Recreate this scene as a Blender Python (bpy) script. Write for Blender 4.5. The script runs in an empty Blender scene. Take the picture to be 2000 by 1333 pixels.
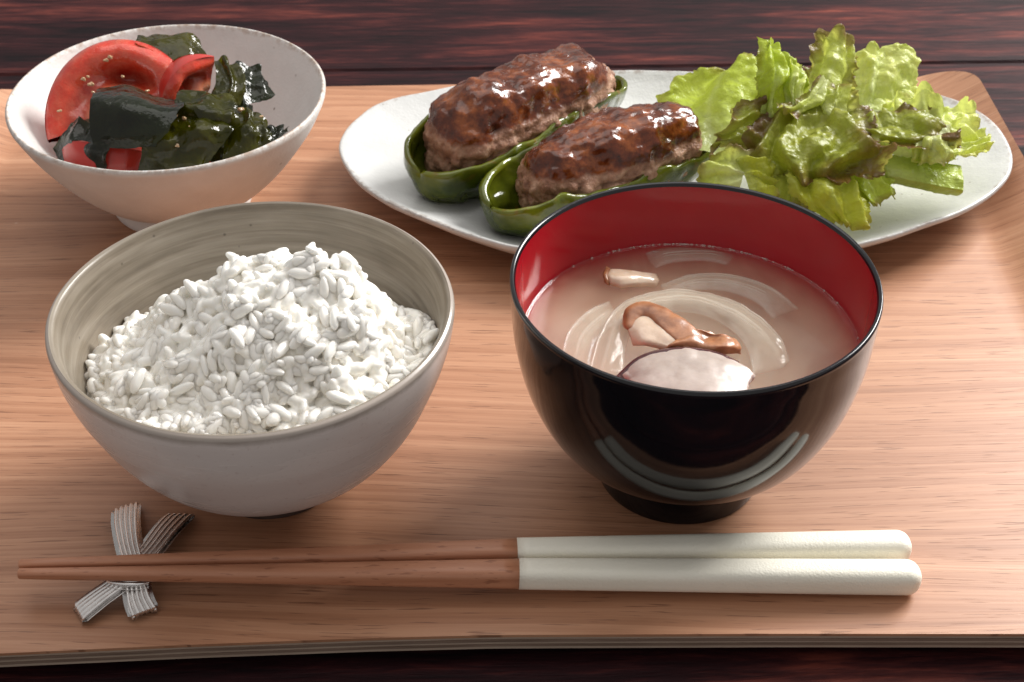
import bpy, bmesh, math, random
import numpy as np
from mathutils import Vector, Matrix

# ---------------------------------------------------------------- camera, world, light, exposure
SC = bpy.context.scene
COL = SC.collection
cam_d = bpy.data.cameras.new('camera')
cam_d.sensor_width = 36.0
cam_d.lens = 52.74
cam_d.clip_start = 0.01
cam_d.clip_end = 20.0
cam_d.dof.use_dof = True
cam_d.dof.focus_distance = 0.47
cam_d.dof.aperture_fstop = 34.0
cam = bpy.data.objects.new('camera', cam_d)
cam.location = (0, -0.40, 0.328)
cam.rotation_euler = (math.radians(90 - 37.0), 0, 0)
COL.objects.link(cam)
SC.camera = cam
W = bpy.data.worlds.new('World')
SC.world = W
W.use_nodes = True
W.node_tree.nodes['Background'].inputs[0].default_value = (1.0, 0.965, 0.94, 1)
W.node_tree.nodes['Background'].inputs[1].default_value = 0.40

def area(name, az, el, dist, size, power, color, target=(0.03, 0.03, 0.02), size_y=None):
    d = bpy.data.lights.new(name, 'AREA')
    d.energy = power
    d.color = color
    d.size = size
    if size_y:
        d.shape = 'RECTANGLE'
        d.size_y = size_y
    o = bpy.data.objects.new(name, d)
    a, e = math.radians(az), math.radians(el)
    v = Vector((math.cos(e) * math.cos(a), math.cos(e) * math.sin(a), math.sin(e)))
    o.location = Vector(target) + v * dist
    o.rotation_euler = v.to_track_quat('Z', 'Y').to_euler()
    COL.objects.link(o)

area('window_light', 41, 34, 2.1, 0.95, 76, (1.0, 0.98, 0.955), size_y=0.85)
area('overhead_fill', 100, 72, 1.25, 1.1, 5.5, (1.0, 0.97, 0.94))  # added fill lamp, stands in for soft ambient light from above
SC.view_settings.view_transform = 'Standard'
SC.view_settings.look = 'None'
SC.view_settings.exposure = 0.18
SC.view_settings.gamma = 1.0
SC.render.engine = 'CYCLES'
SC.cycles.use_denoising = True
SC.cycles.max_bounces = 14
SC.cycles.diffuse_bounces = 9
SC.cycles.transmission_bounces = 10
SC.cycles.volume_bounces = 8
SC.cycles.volume_step_rate = 1.0
SC.cycles.transparent_max_bounces = 16
SC.cycles.caustics_reflective = False
SC.cycles.caustics_refractive = False

rng = np.random.default_rng(7)
random.seed(7)
PI = math.pi

# ---------------------------------------------------------------- noise
def _hash(ix, iy, iz, seed):
    h = (ix.astype(np.int64) * 374761393 + iy.astype(np.int64) * 668265263 + iz.astype(np.int64) * 2147483647 + seed * 974634541) & 0xffffffff
    h = ((h ^ (h >> 13)) * 1274126177) & 0xffffffff
    h = ((h ^ (h >> 15)) * 2246822519) & 0xffffffff
    return ((h ^ (h >> 16)) & 0xffff) / 32767.5 - 1.0

def vnoise(p, seed=0):
    i = np.floor(p).astype(np.int64)
    f = p - i
    f = f * f * f * (f * (f * 6 - 15) + 10)
    r = 0
    for a in (0, 1):
        for b in (0, 1):
            for c in (0, 1):
                w = (f[..., 0] if a else 1 - f[..., 0]) * (f[..., 1] if b else 1 - f[..., 1]) * (f[..., 2] if c else 1 - f[..., 2])
                r = r + w * _hash(i[..., 0] + a, i[..., 1] + b, i[..., 2] + c, seed)
    return r

def fbm(p, octaves=3, gain=0.5, seed=0):
    r, a = 0, 1.0
    for k in range(octaves):
        r = r + a * vnoise(p * (2.03 ** k), seed + 17 * k)
        a *= gain
    return r

# ---------------------------------------------------------------- mesh helpers
def mesh(name, v, f, m, smooth=True, attrs=None):
    me = bpy.data.meshes.new(name)
    me.from_pydata(np.asarray(v, float).reshape(-1, 3).tolist(), [], f if isinstance(f, list) else f.tolist())
    me.update()
    if smooth:
        me.polygons.foreach_set('use_smooth', [True] * len(me.polygons))
    for k, a in (attrs or {}).items():
        at = me.attributes.new(k, 'FLOAT', 'POINT')
        at.data.foreach_set('value', np.asarray(a, float).ravel())
    if m:
        me.materials.append(m)
    return me

def link(name, me, parent=None, loc=None):
    o = bpy.data.objects.new(name, me)
    COL.objects.link(o)
    if loc is not None:
        o.location = loc
    if parent:
        o.parent = parent
    return o

def tag(o, label=None, cat=None, group=None, kind=None):
    if label: o['label'] = label
    if cat: o['category'] = cat
    if group: o['group'] = group
    if kind: o['kind'] = kind
    return o

def thing(name, label, cat, loc=(0, 0, 0), rz=0.0, group=None):
    o = bpy.data.objects.new(name, None)
    o.empty_display_size = 0.02
    o.location = loc
    o.rotation_euler = (0, 0, rz)
    COL.objects.link(o)
    return tag(o, label, cat, group)

def part(name, v, f, m, parent, smooth=True, attrs=None, world=True):
    """a mesh child; vertices given in world space are moved into the parent's space"""
    v = np.asarray(v, float).reshape(-1, 3)
    if world:
        p = parent
        off = np.zeros(3)
        while p:
            off = off + np.array(p.location)
            p = p.parent
        v = v - off
    return link(name, mesh(name, v, f, m, smooth, attrs), parent)

def solo(name, v, f, m, label, cat, group=None, kind=None, attrs=None, smooth=True):
    v = np.asarray(v, float).reshape(-1, 3)
    c = np.array([v[:, 0].mean(), v[:, 1].mean(), v[:, 2].min()])
    o = link(name, mesh(name, v - c, f, m, smooth, attrs), None, c.tolist())
    return tag(o, label, cat, group, kind)

def cr1(a, n):
    """Catmull-Rom resampling along axis 0"""
    a = np.asarray(a, float)
    k = len(a)
    if k == 2:
        t = np.linspace(0, 1, n).reshape((n,) + (1,) * (a.ndim - 1))
        return a[0] * (1 - t) + a[1] * t
    ext = np.concatenate([[2 * a[0] - a[1]], a, [2 * a[-1] - a[-2]]])
    t = np.linspace(0, k - 1, n)
    i = np.minimum(t.astype(int), k - 2)
    u = (t - i).reshape((n,) + (1,) * (a.ndim - 1))
    p0, p1, p2, p3 = ext[i], ext[i + 1], ext[i + 2], ext[i + 3]
    return 0.5 * (2 * p1 + (p2 - p0) * u + (2 * p0 - 5 * p1 + 4 * p2 - p3) * u * u + (3 * p1 - p0 - 3 * p2 + p3) * u ** 3)

def grid_faces(nv, nu, off=0, flip=False, wrap_u=False, wrap_v=False):
    r = np.arange(nv if wrap_v else nv - 1)
    c = np.arange(nu if wrap_u else nu - 1)
    R, Cc = np.meshgrid(r, c, indexing='ij')
    R2, C2 = (R + 1) % nv, (Cc + 1) % nu
    q = np.stack([R * nu + Cc, R * nu + C2, R2 * nu + C2, R2 * nu + Cc], -1).reshape(-1, 4) + off
    return q[:, ::-1] if flip else q

def normals(g):
    du = np.gradient(g, axis=1)
    dv = np.gradient(g, axis=0)
    n = np.cross(du, dv)
    return n / (np.linalg.norm(n, axis=-1, keepdims=True) + 1e-12)

def slab(g, thick, round_edge=True):
    """grid surface -> closed sheet of some thickness (g is the upper side)"""
    nv, nu = g.shape[:2]
    n = normals(g)
    uu = np.minimum(np.arange(nu), np.arange(nu)[::-1])
    vv = np.minimum(np.arange(nv), np.arange(nv)[::-1])
    e = np.minimum(vv[:, None], uu[None, :])
    th = np.broadcast_to(np.asarray(thick, float), (nv, nu)) * np.where(e == 0, 0.45, np.where(e == 1, 0.85, 1.0) if round_edge else 1)
    mid = g - n * (np.asarray(thick) * 0.5)[..., None] if np.ndim(thick) else g - n * thick * 0.5
    top = mid + n * th[..., None] * 0.5
    bot = mid - n * th[..., None] * 0.5
    v = np.concatenate([top.reshape(-1, 3), bot.reshape(-1, 3)])
    N = nu * nv
    F = [grid_faces(nv, nu), grid_faces(nv, nu, N, True)]
    b = np.concatenate([np.arange(nu), (np.arange(1, nv)) * nu + nu - 1, (nv - 1) * nu + np.arange(nu - 2, -1, -1), np.arange(nv - 2, 0, -1) * nu])
    b2 = np.roll(b, -1)
    F.append(np.stack([b2, b, b + N, b2 + N], -1))
    return v, np.concatenate(F)

def surf(rows, nv, nu):
    a = np.asarray(rows, float)
    a = cr1(a, nv)
    a = np.swapaxes(cr1(np.swapaxes(a, 0, 1), nu), 0, 1)
    return a

def lathe(profile, segs=96, wob=0.0, seed=0, fine=6):
    pr = cr1(np.array(profile, float), (len(profile) - 1) * fine + 1)
    pr[:, 0] = np.maximum(pr[:, 0], 0)
    th = np.linspace(0, 2 * PI, segs, endpoint=False)
    r = pr[:, 0][:, None] * np.ones(segs)[None]
    z = pr[:, 1][:, None] * np.ones(segs)[None]
    if wob:
        c, s = np.cos(th), np.sin(th)
        p = np.stack([np.broadcast_to(c, r.shape) * 1.3, np.broadcast_to(s, r.shape) * 1.3, z * 40], -1)
        r = r * (1 + wob * fbm(p, 2, seed=seed))
        z = z + wob * 0.03 * vnoise(p * 0.9, seed + 3) * (z / max(pr[:, 1].max(), 1e-6))
    v = np.stack([r * np.cos(th), r * np.sin(th), z], -1)
    f = grid_faces(len(pr), segs, wrap_u=True)
    return v.reshape(-1, 3), f

# ---------------------------------------------------------------- material helper
class NT:
    def __init__(s, name):
        s.m = bpy.data.materials.new(name)
        s.m.use_nodes = True
        s.t = s.m.node_tree
        s.t.nodes.clear()
        s.out = s.t.nodes.new('ShaderNodeOutputMaterial')
    def n(s, typ, ins=None, **pr):
        nd = s.t.nodes.new(typ)
        for k, v in pr.items():
            setattr(nd, k, v)
        for k, v in (ins or {}).items():
            sk = nd.inputs[k]
            if isinstance(v, bpy.types.NodeSocket):
                s.t.links.new(v, sk)
            elif isinstance(v, (tuple, list)) and len(v) == 3 and sk.type == 'RGBA':
                sk.default_value = (*v, 1)
            else:
                sk.default_value = v
        return nd
    def coord(s, scale=(1, 1, 1), rot=(0, 0, 0), which='Object', loc=(0, 0, 0)):
        tc = s.n('ShaderNodeTexCoord')
        return s.n('ShaderNodeMapping', {0: tc.outputs[which], 'Scale': scale, 'Rotation': rot, 'Location': loc}).outputs[0]
    def noise(s, vec, scale, detail=3, rough=0.55, dist=0.0):
        return s.n('ShaderNodeTexNoise', {'Vector': vec, 'Scale': scale, 'Detail': detail, 'Roughness': rough, 'Distortion': dist}).outputs[0]
    def ramp(s, fac, stops, interp='LINEAR'):
        nd = s.n('ShaderNodeValToRGB', {0: fac})
        cr = nd.color_ramp
        cr.interpolation = interp
        while len(cr.elements) < len(stops):
            cr.elements.new(0.5)
        for e, (p, c) in zip(cr.elements, stops):
            e.position = p
            e.color = (c, c, c, 1) if not isinstance(c, (tuple, list)) else (*c, 1)
        return nd.outputs[0]
    def mix(s, fac, a, b, mode='MIX'):
        return s.n('ShaderNodeMix', {0: fac, 6: a if not isinstance(a, tuple) else (*a, 1), 7: b if not isinstance(b, tuple) else (*b, 1)},
                   data_type='RGBA', blend_type=mode).outputs[2]
    def math(s, op, a, b=0.0, clamp=False):
        return s.n('ShaderNodeMath', {0: a, 1: b}, operation=op, use_clamp=clamp).outputs[0]
    def attr(s, name):
        return s.n('ShaderNodeAttribute', attribute_name=name).outputs['Fac']
    def bump(s, h, strength=0.3, dist=0.001, normal=None):
        d = {'Height': h, 'Strength': strength, 'Distance': dist}
        if normal is not None:
            d['Normal'] = normal
        return s.n('ShaderNodeBump', d).outputs[0]
    def bsdf(s, **kw):
        ins = {k.replace('_', ' '): v for k, v in kw.items()}
        return s.n('ShaderNodeBsdfPrincipled', ins)
    def done(s, shader):
        s.t.links.new(shader.outputs[0] if hasattr(shader, 'outputs') else shader, s.out.inputs[0])
        return s.m

# ---------------------------------------------------------------- materials
def mat_table():
    t = NT('stained_plank')
    ob = t.n('ShaderNodeObjectInfo').outputs['Random']
    tc = t.n('ShaderNodeTexCoord').outputs['Object']
    sh = t.n('ShaderNodeVectorMath', {0: tc, 1: t.n('ShaderNodeCombineXYZ', {0: t.math('MULTIPLY', ob, 3.0), 1: ob}).outputs[0]}, operation='ADD').outputs[0]
    v1 = t.n('ShaderNodeMapping', {0: sh, 'Scale': (9, 80, 8)}).outputs[0]
    v2 = t.n('ShaderNodeMapping', {0: sh, 'Scale': (45, 420, 30)}).outputs[0]
    v3 = t.n('ShaderNodeMapping', {0: sh, 'Scale': (7, 22, 8)}).outputs[0]
    a = t.noise(v1, 1.0, 7, 0.62, 0.7)
    b = t.noise(v2, 1.0, 4, 0.6, 0.2)
    c = t.noise(v3, 1.0, 3, 0.5, 0.4)
    k = t.math('ADD', t.math('MULTIPLY', a, 0.58), t.math('ADD', t.math('MULTIPLY', b, 0.27), t.math('MULTIPLY', c, 0.27)))
    col = t.ramp(k, [(0.45, (0.006, 0.003, 0.004)), (0.56, (0.023, 0.006, 0.0075)), (0.63, (0.060, 0.014, 0.013)), (0.70, (0.135, 0.031, 0.022)), (0.80, (0.31, 0.085, 0.046))])
    rough = t.ramp(k, [(0.4, 0.68), (0.7, 0.48)])
    return t.done(t.bsdf(Base_Color=col, Roughness=rough, Normal=t.bump(k, 0.6, 0.002), Specular_IOR_Level=0.12))

def mat_tray():
    t = NT('tray_veneer')
    tc = t.n('ShaderNodeTexCoord').outputs['Object']
    low = t.noise(t.n('ShaderNodeMapping', {0: tc, 'Scale': (2.2, 9, 1)}).outputs[0], 1.0, 2, 0.5)
    wv = t.n('ShaderNodeVectorMath', {0: tc, 1: t.n('ShaderNodeCombineXYZ', {1: t.math('MULTIPLY', low, 0.05)}).outputs[0]}, operation='ADD').outputs[0]
    bands = t.noise(t.n('ShaderNodeMapping', {0: wv, 'Scale': (1.6, 120, 1)}).outputs[0], 1.0, 4, 0.6, 0.15)
    wave = t.n('ShaderNodeTexWave', {'Vector': t.n('ShaderNodeMapping', {0: wv, 'Scale': (0.06, 1, 1)}).outputs[0], 'Scale': 58.0, 'Distortion': 5.0, 'Detail': 2.0, 'Detail Scale': 0.35, 'Detail Roughness': 0.6},
               wave_type='BANDS', bands_direction='Y', wave_profile='SAW').outputs[1]
    fib = t.noise(t.n('ShaderNodeMapping', {0: wv, 'Scale': (14, 900, 10)}).outputs[0], 1.0, 4, 0.65)
    pores = t.noise(t.n('ShaderNodeMapping', {0: wv, 'Scale': (60, 1500, 10)}).outputs[0], 1.0, 2, 0.5)
    blot = t.noise(t.n('ShaderNodeMapping', {0: tc, 'Scale': (6, 18, 1)}).outputs[0], 1.0, 3, 0.5)
    k = t.math('ADD', t.math('MULTIPLY', bands, 0.58), t.math('ADD', t.math('MULTIPLY', wave, 0.09), t.math('MULTIPLY', fib, 0.34)))
    k = t.math('ADD', k, t.math('MULTIPLY', t.math('SUBTRACT', blot, 0.5), 0.22))
    col = t.ramp(k, [(0.26, (0.225, 0.096, 0.046)), (0.44, (0.375, 0.177, 0.096)), (0.58, (0.465, 0.239, 0.137)), (0.76, (0.58, 0.338, 0.212))])
    pm = t.ramp(pores, [(0.32, 1.0), (0.38, 0.0)])
    col = t.mix(t.math('MULTIPLY', pm, 0.7), col, (0.16, 0.066, 0.034))
    # pale flecks of lint and worn spots
    sp = t.n('ShaderNodeTexVoronoi', {'Vector': t.n('ShaderNodeMapping', {0: tc, 'Scale': (1, 1.6, 1)}).outputs[0], 'Scale': 55.0, 'Randomness': 1.0})
    near = t.ramp(sp.outputs['Distance'], [(0.035, 1.0), (0.06, 0.0)])
    pick = t.ramp(t.n('ShaderNodeSeparateColor', {0: sp.outputs['Color']}).outputs[0], [(0.93, 0.0), (0.95, 1.0)])
    col = t.mix(t.math('MULTIPLY', t.math('MULTIPLY', near, pick), 0.75), col, (0.75, 0.66, 0.58))
    h = t.math('SUBTRACT', t.math('ADD', t.math('MULTIPLY', fib, 0.6), t.math('MULTIPLY', k, 0.4)), t.math('MULTIPLY', pm, 0.5))
    rough = t.ramp(fib, [(0.3, 0.50), (0.7, 0.38)])
    return t.done(t.bsdf(Base_Color=col, Roughness=rough, Normal=t.bump(h, 0.22, 0.0005), Specular_IOR_Level=0.5))

def mat_ply(name, c0, c1):
    t = NT(name)
    a = t.noise(t.coord((40, 40, 900)), 1.0, 4, 0.6)
    return t.done(t.bsdf(Base_Color=t.ramp(a, [(0.3, c0), (0.7, c1)]), Roughness=0.7, Normal=t.bump(a, 0.4, 0.0005)))

def speckle(t, vec, scale, lo, hi):
    v = t.n('ShaderNodeTexVoronoi', {'Vector': vec, 'Scale': scale})
    near = t.ramp(v.outputs['Distance'], [(0.07, 1.0), (0.16, 0.0)])
    pick = t.ramp(t.n('ShaderNodeSeparateColor', {0: v.outputs['Color']}).outputs[0], [(lo, 0.0), (hi, 1.0)])
    return t.math('MULTIPLY', near, pick)

def mat_white_ceramic(name, base, warm, rough, speck=(0.16, 0.12, 0.09), sc=230, rim_z=None, rim_col=(0.33, 0.22, 0.15), bumpy=0.25, pick=0.86):
    t = NT(name)
    v = t.coord()
    a = t.noise(v, 45, 4, 0.6)
    f = t.noise(v, 900, 2, 0.6)
    col = t.mix(t.ramp(a, [(0.35, 0.0), (0.7, 1.0)]), base, warm)
    col = t.mix(t.math('MULTIPLY', speckle(t, v, sc, pick, pick + 0.02), 0.8), col, speck)
    if rim_z:
        z = t.n('ShaderNodeSeparateXYZ', {0: v}).outputs[2]
        nz = t.math('ADD', z, t.math('MULTIPLY', t.math('SUBTRACT', t.noise(v, 120, 4, 0.7), 0.5), 0.0035))
        m = t.ramp(t.math('MULTIPLY', nz, 1.0 / rim_z), [(0.965, 0.0), (1.0, 1.0)])
        col = t.mix(t.math('MULTIPLY', m, t.ramp(t.noise(v, 300, 3, 0.7), [(0.38, 0.0), (0.62, 0.85)])), col, rim_col)
    h = t.math('ADD', t.math('MULTIPLY', a, 1.0), t.math('MULTIPLY', f, 0.18))
    return t.done(t.bsdf(Base_Color=col, Roughness=rough, Normal=t.bump(h, bumpy, 0.0015), Coat_Weight=0.0))

def mat_rice_outer():
    t = NT('grey_pink_glaze')
    v = t.coord()
    a = t.noise(t.coord((12, 12, 70)), 1.0, 4, 0.55)
    f = t.noise(v, 700, 3, 0.6)
    col = t.mix(t.ramp(a, [(0.35, 0.0), (0.68, 1.0)]), (0.62, 0.55, 0.515), (0.70, 0.64, 0.605))
    col = t.mix(t.math('MULTIPLY', t.ramp(f, [(0.60, 0.0), (0.72, 1.0)]), 0.25), col, (0.33, 0.20, 0.17))
    z = t.n('ShaderNodeSeparateXYZ', {0: v}).outputs[2]
    nz = t.math('ADD', z, t.math('MULTIPLY', t.math('SUBTRACT', t.noise(v, 90, 4, 0.7), 0.5), 0.003))
    m = t.ramp(t.math('MULTIPLY', nz, 10.0), [(0.632, 0.0), (0.652, 1.0)])
    col = t.mix(t.math('MULTIPLY', m, 0.75), col, (0.26, 0.215, 0.175))
    return t.done(t.bsdf(Base_Color=col, Roughness=t.ramp(a, [(0.3, 0.22), (0.7, 0.32)]), Normal=t.bump(t.math('ADD', a, t.math('MULTIPLY', f, 0.1)), 0.12, 0.001), Specular_IOR_Level=0.55))

def mat_rice_inner():
    t = NT('brushed_taupe_glaze')
    v = t.coord()
    b = t.noise(t.coord((14, 14, 420)), 1.0, 5, 0.62, 0.3)
    c = t.noise(t.coord((30, 30, 90)), 1.0, 3, 0.6)
    k = t.math('ADD', t.math('MULTIPLY', b, 0.65), t.math('MULTIPLY', c, 0.4))
    col = t.ramp(k, [(0.36, (0.12, 0.096, 0.070)), (0.50, (0.20, 0.166, 0.125)), (0.66, (0.29, 0.252, 0.203))])
    col = t.mix(t.math('MULTIPLY', speckle(t, v, 240, 0.80, 0.82), 0.7), col, (0.06, 0.045, 0.035))
    rust = t.ramp(t.noise(t.coord((45, 45, 18)), 1.0, 3, 0.6), [(0.66, 0.0), (0.78, 1.0)])
    col = t.mix(t.math('MULTIPLY', rust, 0.4), col, (0.32, 0.19, 0.12))
    return t.done(t.bsdf(Base_Color=col, Roughness=0.34, Normal=t.bump(k, 0.3, 0.0012), Specular_IOR_Level=0.5))

def mat_simple(name, col, rough, **kw):
    t = NT(name)
    return t.done(t.bsdf(Base_Color=(*col, 1), Roughness=rough, **kw))

def mat_lacquer(name, col, rough=0.07, scratch=0.0):
    t = NT(name)
    v = t.coord()
    a = t.noise(v, 60, 2, 0.5)
    f = t.noise(v, 1400, 2, 0.5)
    c2 = tuple(min(1, k * 1.25 + 0.001) for k in col)
    return t.done(t.bsdf(Base_Color=t.mix(a, col, c2), Roughness=t.ramp(f, [(0.3, rough), (0.75, rough + 0.07)]), Normal=t.bump(a, 0.04, 0.001), Specular_IOR_Level=0.5))

def mat_rice():
    t = NT('cooked_rice')
    rnd = t.n('ShaderNodeObjectInfo').outputs['Random']
    a = t.noise(t.coord(), 160, 2, 0.5)
    col = t.mix(a, (0.90, 0.87, 0.80), (0.945, 0.925, 0.88))
    return t.done(t.bsdf(Base_Color=col, Roughness=0.22, Coat_Weight=0.5, Coat_Roughness=0.06, Transmission_Weight=0.05, IOR=1.33, Subsurface_Weight=0.85, Subsurface_Radius=(0.90, 0.95, 1.0), Subsurface_Scale=0.0020, Specular_IOR_Level=0.6, Normal=t.bump(t.noise(t.coord(), 900, 2, 0.5), 0.12, 0.0004)))

def mat_leaf(name, green, pale, red, redamt, transl=0.5):
    t = NT(name)
    v = t.coord()
    rim = t.attr('rim')
    along = t.attr('along')
    vein = t.attr('vein')
    a = t.noise(v, 110, 4, 0.6)
    b = t.noise(v, 38, 3, 0.6)
    col = t.mix(t.ramp(a, [(0.3, 0.0), (0.7, 1.0)]), green, tuple(min(k * 1.4, 0.8) for k in green))
    col = t.mix(t.ramp(along, [(0.0, 0.9), (0.45, 0.0)]), col, pale)
    col = t.mix(t.math('MULTIPLY', vein, 0.85), col, pale)
    rk = t.math('ADD', t.math('MULTIPLY', rim, 0.75), t.math('MULTIPLY', t.math('SUBTRACT', b, 0.5), 1.5))
    rk = t.math('ADD', rk, redamt - 0.5)
    rk = t.math('ADD', rk, t.math('MULTIPLY', t.math('SUBTRACT', a, 0.5), 0.9))
    col = t.mix(t.ramp(rk, [(0.24, 0.0), (0.72, 0.92)]), col, red)
    nrm = t.bump(t.math('ADD', a, t.math('MULTIPLY', t.noise(v, 420, 2, 0.5), 0.5)), 0.6, 0.002)
    p = t.bsdf(Base_Color=col, Roughness=0.33, Normal=nrm, Specular_IOR_Level=0.42)
    tr = t.n('ShaderNodeBsdfTranslucent', {'Color': t.mix(0.5, col, (0.74, 0.80, 0.14)), 'Normal': nrm})
    return t.done(t.n('ShaderNodeMixShader', {0: transl, 1: p.outputs[0], 2: tr.outputs[0]}))

def mat_seaweed(name, c0, c1, transl=0.25, rough=0.10, coat=0.0, spec=0.5):
    t = NT(name)
    v = t.coord()
    a = t.noise(v, 70, 4, 0.6)
    col = t.mix(t.ramp(a, [(0.32, 0.0), (0.68, 1.0)]), c0, c1)
    nrm = t.bump(t.math('ADD', a, t.math('MULTIPLY', t.noise(v, 330, 3, 0.6), 0.2)), 0.55, 0.003)
    p = t.bsdf(Base_Color=col, Roughness=rough, Normal=nrm, Specular_IOR_Level=spec, Coat_Weight=coat, Coat_Roughness=0.05)
    tr = t.n('ShaderNodeBsdfTranslucent', {'Color': t.mix(0.5, col, (0.22, 0.22, 0.012))})
    return t.done(t.n('ShaderNodeMixShader', {0: transl, 1: p.outputs[0], 2: tr.outputs[0]}))

def mat_tomato_skin():
    t = NT('tomato_skin')
    a = t.noise(t.coord(), 60, 3, 0.5)
    col = t.mix(a, (0.43, 0.018, 0.018), (0.56, 0.05, 0.03))
    return t.done(t.bsdf(Base_Color=col, Roughness=0.24, Subsurface_Weight=0.25, Subsurface_Radius=(1, 0.3, 0.15), Subsurface_Scale=0.003, Normal=t.bump(t.noise(t.coord(), 500, 2), 0.06, 0.0006)))

def mat_tomato_flesh():
    t = NT('tomato_flesh')
    v = t.coord()
    r = t.attr('radial')
    a = t.noise(v, 190, 4, 0.65)
    col = t.ramp(r, [(0.0, (0.72, 0.34, 0.20)), (0.34, (0.74, 0.27, 0.15)), (0.48, (0.40, 0.035, 0.014)), (0.62, (0.36, 0.022, 0.010)), (0.74, (0.66, 0.060, 0.024)), (0.92, (0.62, 0.045, 0.022)), (1.0, (0.50, 0.03, 0.02))])  # dark red mid stops: cavity colour deepened to paint shade in the hollow
    col = t.mix(t.math('MULTIPLY', t.ramp(a, [(0.4, 0.0), (0.7, 1.0)]), 0.3), col, (0.66, 0.26, 0.15))
    return t.done(t.bsdf(Base_Color=col, Roughness=0.15, Coat_Weight=0.4, Coat_Roughness=0.05, Subsurface_Weight=0.4, Subsurface_Radius=(1, 0.35, 0.2), Subsurface_Scale=0.004, Normal=t.bump(a, 0.4, 0.0015)))

def mat_pepper():
    t = NT('cooked_pepper_skin')
    v = t.coord()
    a = t.noise(v, 42, 4, 0.6)
    b = t.noise(v, 130, 3, 0.6)
    rim = t.attr('rim')
    col = t.ramp(a, [(0.28, (0.009, 0.016, 0.001)), (0.46, (0.036, 0.056, 0.002)), (0.70, (0.155, 0.170, 0.006))])
    col = t.mix(t.math('MULTIPLY', rim, 0.40), col, (0.16, 0.175, 0.014))
    br = t.ramp(b, [(0.60, 0.0), (0.72, 1.0)])
    col = t.mix(t.math('MULTIPLY', br, t.math('MULTIPLY', rim, 0.8)), col, (0.20, 0.085, 0.018))
    return t.done(t.bsdf(Base_Color=col, Roughness=0.14, Normal=t.bump(t.math('ADD', b, t.math('MULTIPLY', t.noise(v, 340, 2), 0.25)), 0.22, 0.002), Specular_IOR_Level=0.4, Coat_Weight=0.25, Coat_Roughness=0.05))

def mat_meat():
    t = NT('glazed_meat')
    v = t.coord()
    top = t.attr('glaze')
    a = t.noise(v, 150, 5, 0.68)
    b = t.noise(v, 420, 3, 0.65)
    c = t.noise(v, 60, 3, 0.6)
    meat = t.ramp(a, [(0.28, (0.15, 0.065, 0.040)), (0.48, (0.32, 0.170, 0.108)), (0.70, (0.51, 0.325, 0.225))])
    gl = t.ramp(t.math('ADD', t.math('MULTIPLY', a, 0.6), t.math('MULTIPLY', c, 0.4)), [(0.36, (0.024, 0.005, 0.002)), (0.5, (0.105, 0.021, 0.005)), (0.66, (0.31, 0.088, 0.020))])
    k = t.ramp(t.math('ADD', top, t.math('MULTIPLY', t.math('SUBTRACT', a, 0.5), 1.1)), [(0.32, 0.0), (0.58, 1.0)])
    col = t.mix(k, meat, gl)
    rough = t.math('ADD', 0.17, t.math('MULTIPLY', t.math('SUBTRACT', 1.0, k), 0.28))
    h = t.math('ADD', a, t.math('MULTIPLY', b, 0.4))
    return t.done(t.bsdf(Base_Color=col, Roughness=rough, Normal=t.bump(h, t.math('SUBTRACT', 0.75, t.math('MULTIPLY', k, 0.5)), 0.002), Specular_IOR_Level=0.25, Coat_Weight=t.math('MULTIPLY', k, 0.6), Coat_Roughness=0.06, Coat_Normal=t.bump(c, 0.3, 0.002),
                         Subsurface_Weight=0.12, Subsurface_Radius=(1, 0.4, 0.2), Subsurface_Scale=0.002))

def mat_metal():
    t = NT('pewter')
    a = t.noise(t.coord(), 500, 3, 0.6)
    return t.done(t.bsdf(Base_Color=t.mix(a, (0.78, 0.76, 0.75), (0.93, 0.91, 0.89)), Metallic=1.0, Roughness=t.ramp(a, [(0.3, 0.18), (0.7, 0.32)]), Normal=t.bump(a, 0.12, 0.0004)))

def mat_beech():
    t = NT('beech_wood')
    rnd = t.n('ShaderNodeObjectInfo').outputs['Random']
    tc = t.n('ShaderNodeTexCoord').outputs['Object']
    sh = t.n('ShaderNodeVectorMath', {0: tc, 1: t.n('ShaderNodeCombineXYZ', {0: rnd, 1: rnd}).outputs[0]}, operation='ADD').outputs[0]
    a = t.noise(t.n('ShaderNodeMapping', {0: sh, 'Scale': (25, 500, 500)}).outputs[0], 1.0, 4, 0.6)
    d = t.noise(t.n('ShaderNodeMapping', {0: sh, 'Scale': (170, 900, 900)}).outputs[0], 1.0, 2, 0.5)
    col = t.ramp(a, [(0.3, (0.41, 0.170, 0.090)), (0.7, (0.53, 0.245, 0.140))])
    col = t.mix(t.math('MULTIPLY', t.ramp(d, [(0.31, 1.0), (0.38, 0.0)]), 0.5), col, (0.17, 0.055, 0.027))
    return t.done(t.bsdf(Base_Color=col, Roughness=0.42, Normal=t.bump(d, 0.2, 0.0004)))

def mat_handle():
    t = NT('cream_paint')
    v = t.coord()
    a = t.noise(v, 1500, 2, 0.5)
    s = speckle(t, v, 700, 0.80, 0.84)
    col = t.mix(t.noise(v, 60, 2), (0.80, 0.765, 0.645), (0.85, 0.82, 0.72))
    return t.done(t.bsdf(Base_Color=col, Roughness=0.40, Normal=t.bump(t.math('ADD', t.math('MULTIPLY', a, 0.5), s), 0.42, 0.0006)))

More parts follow.
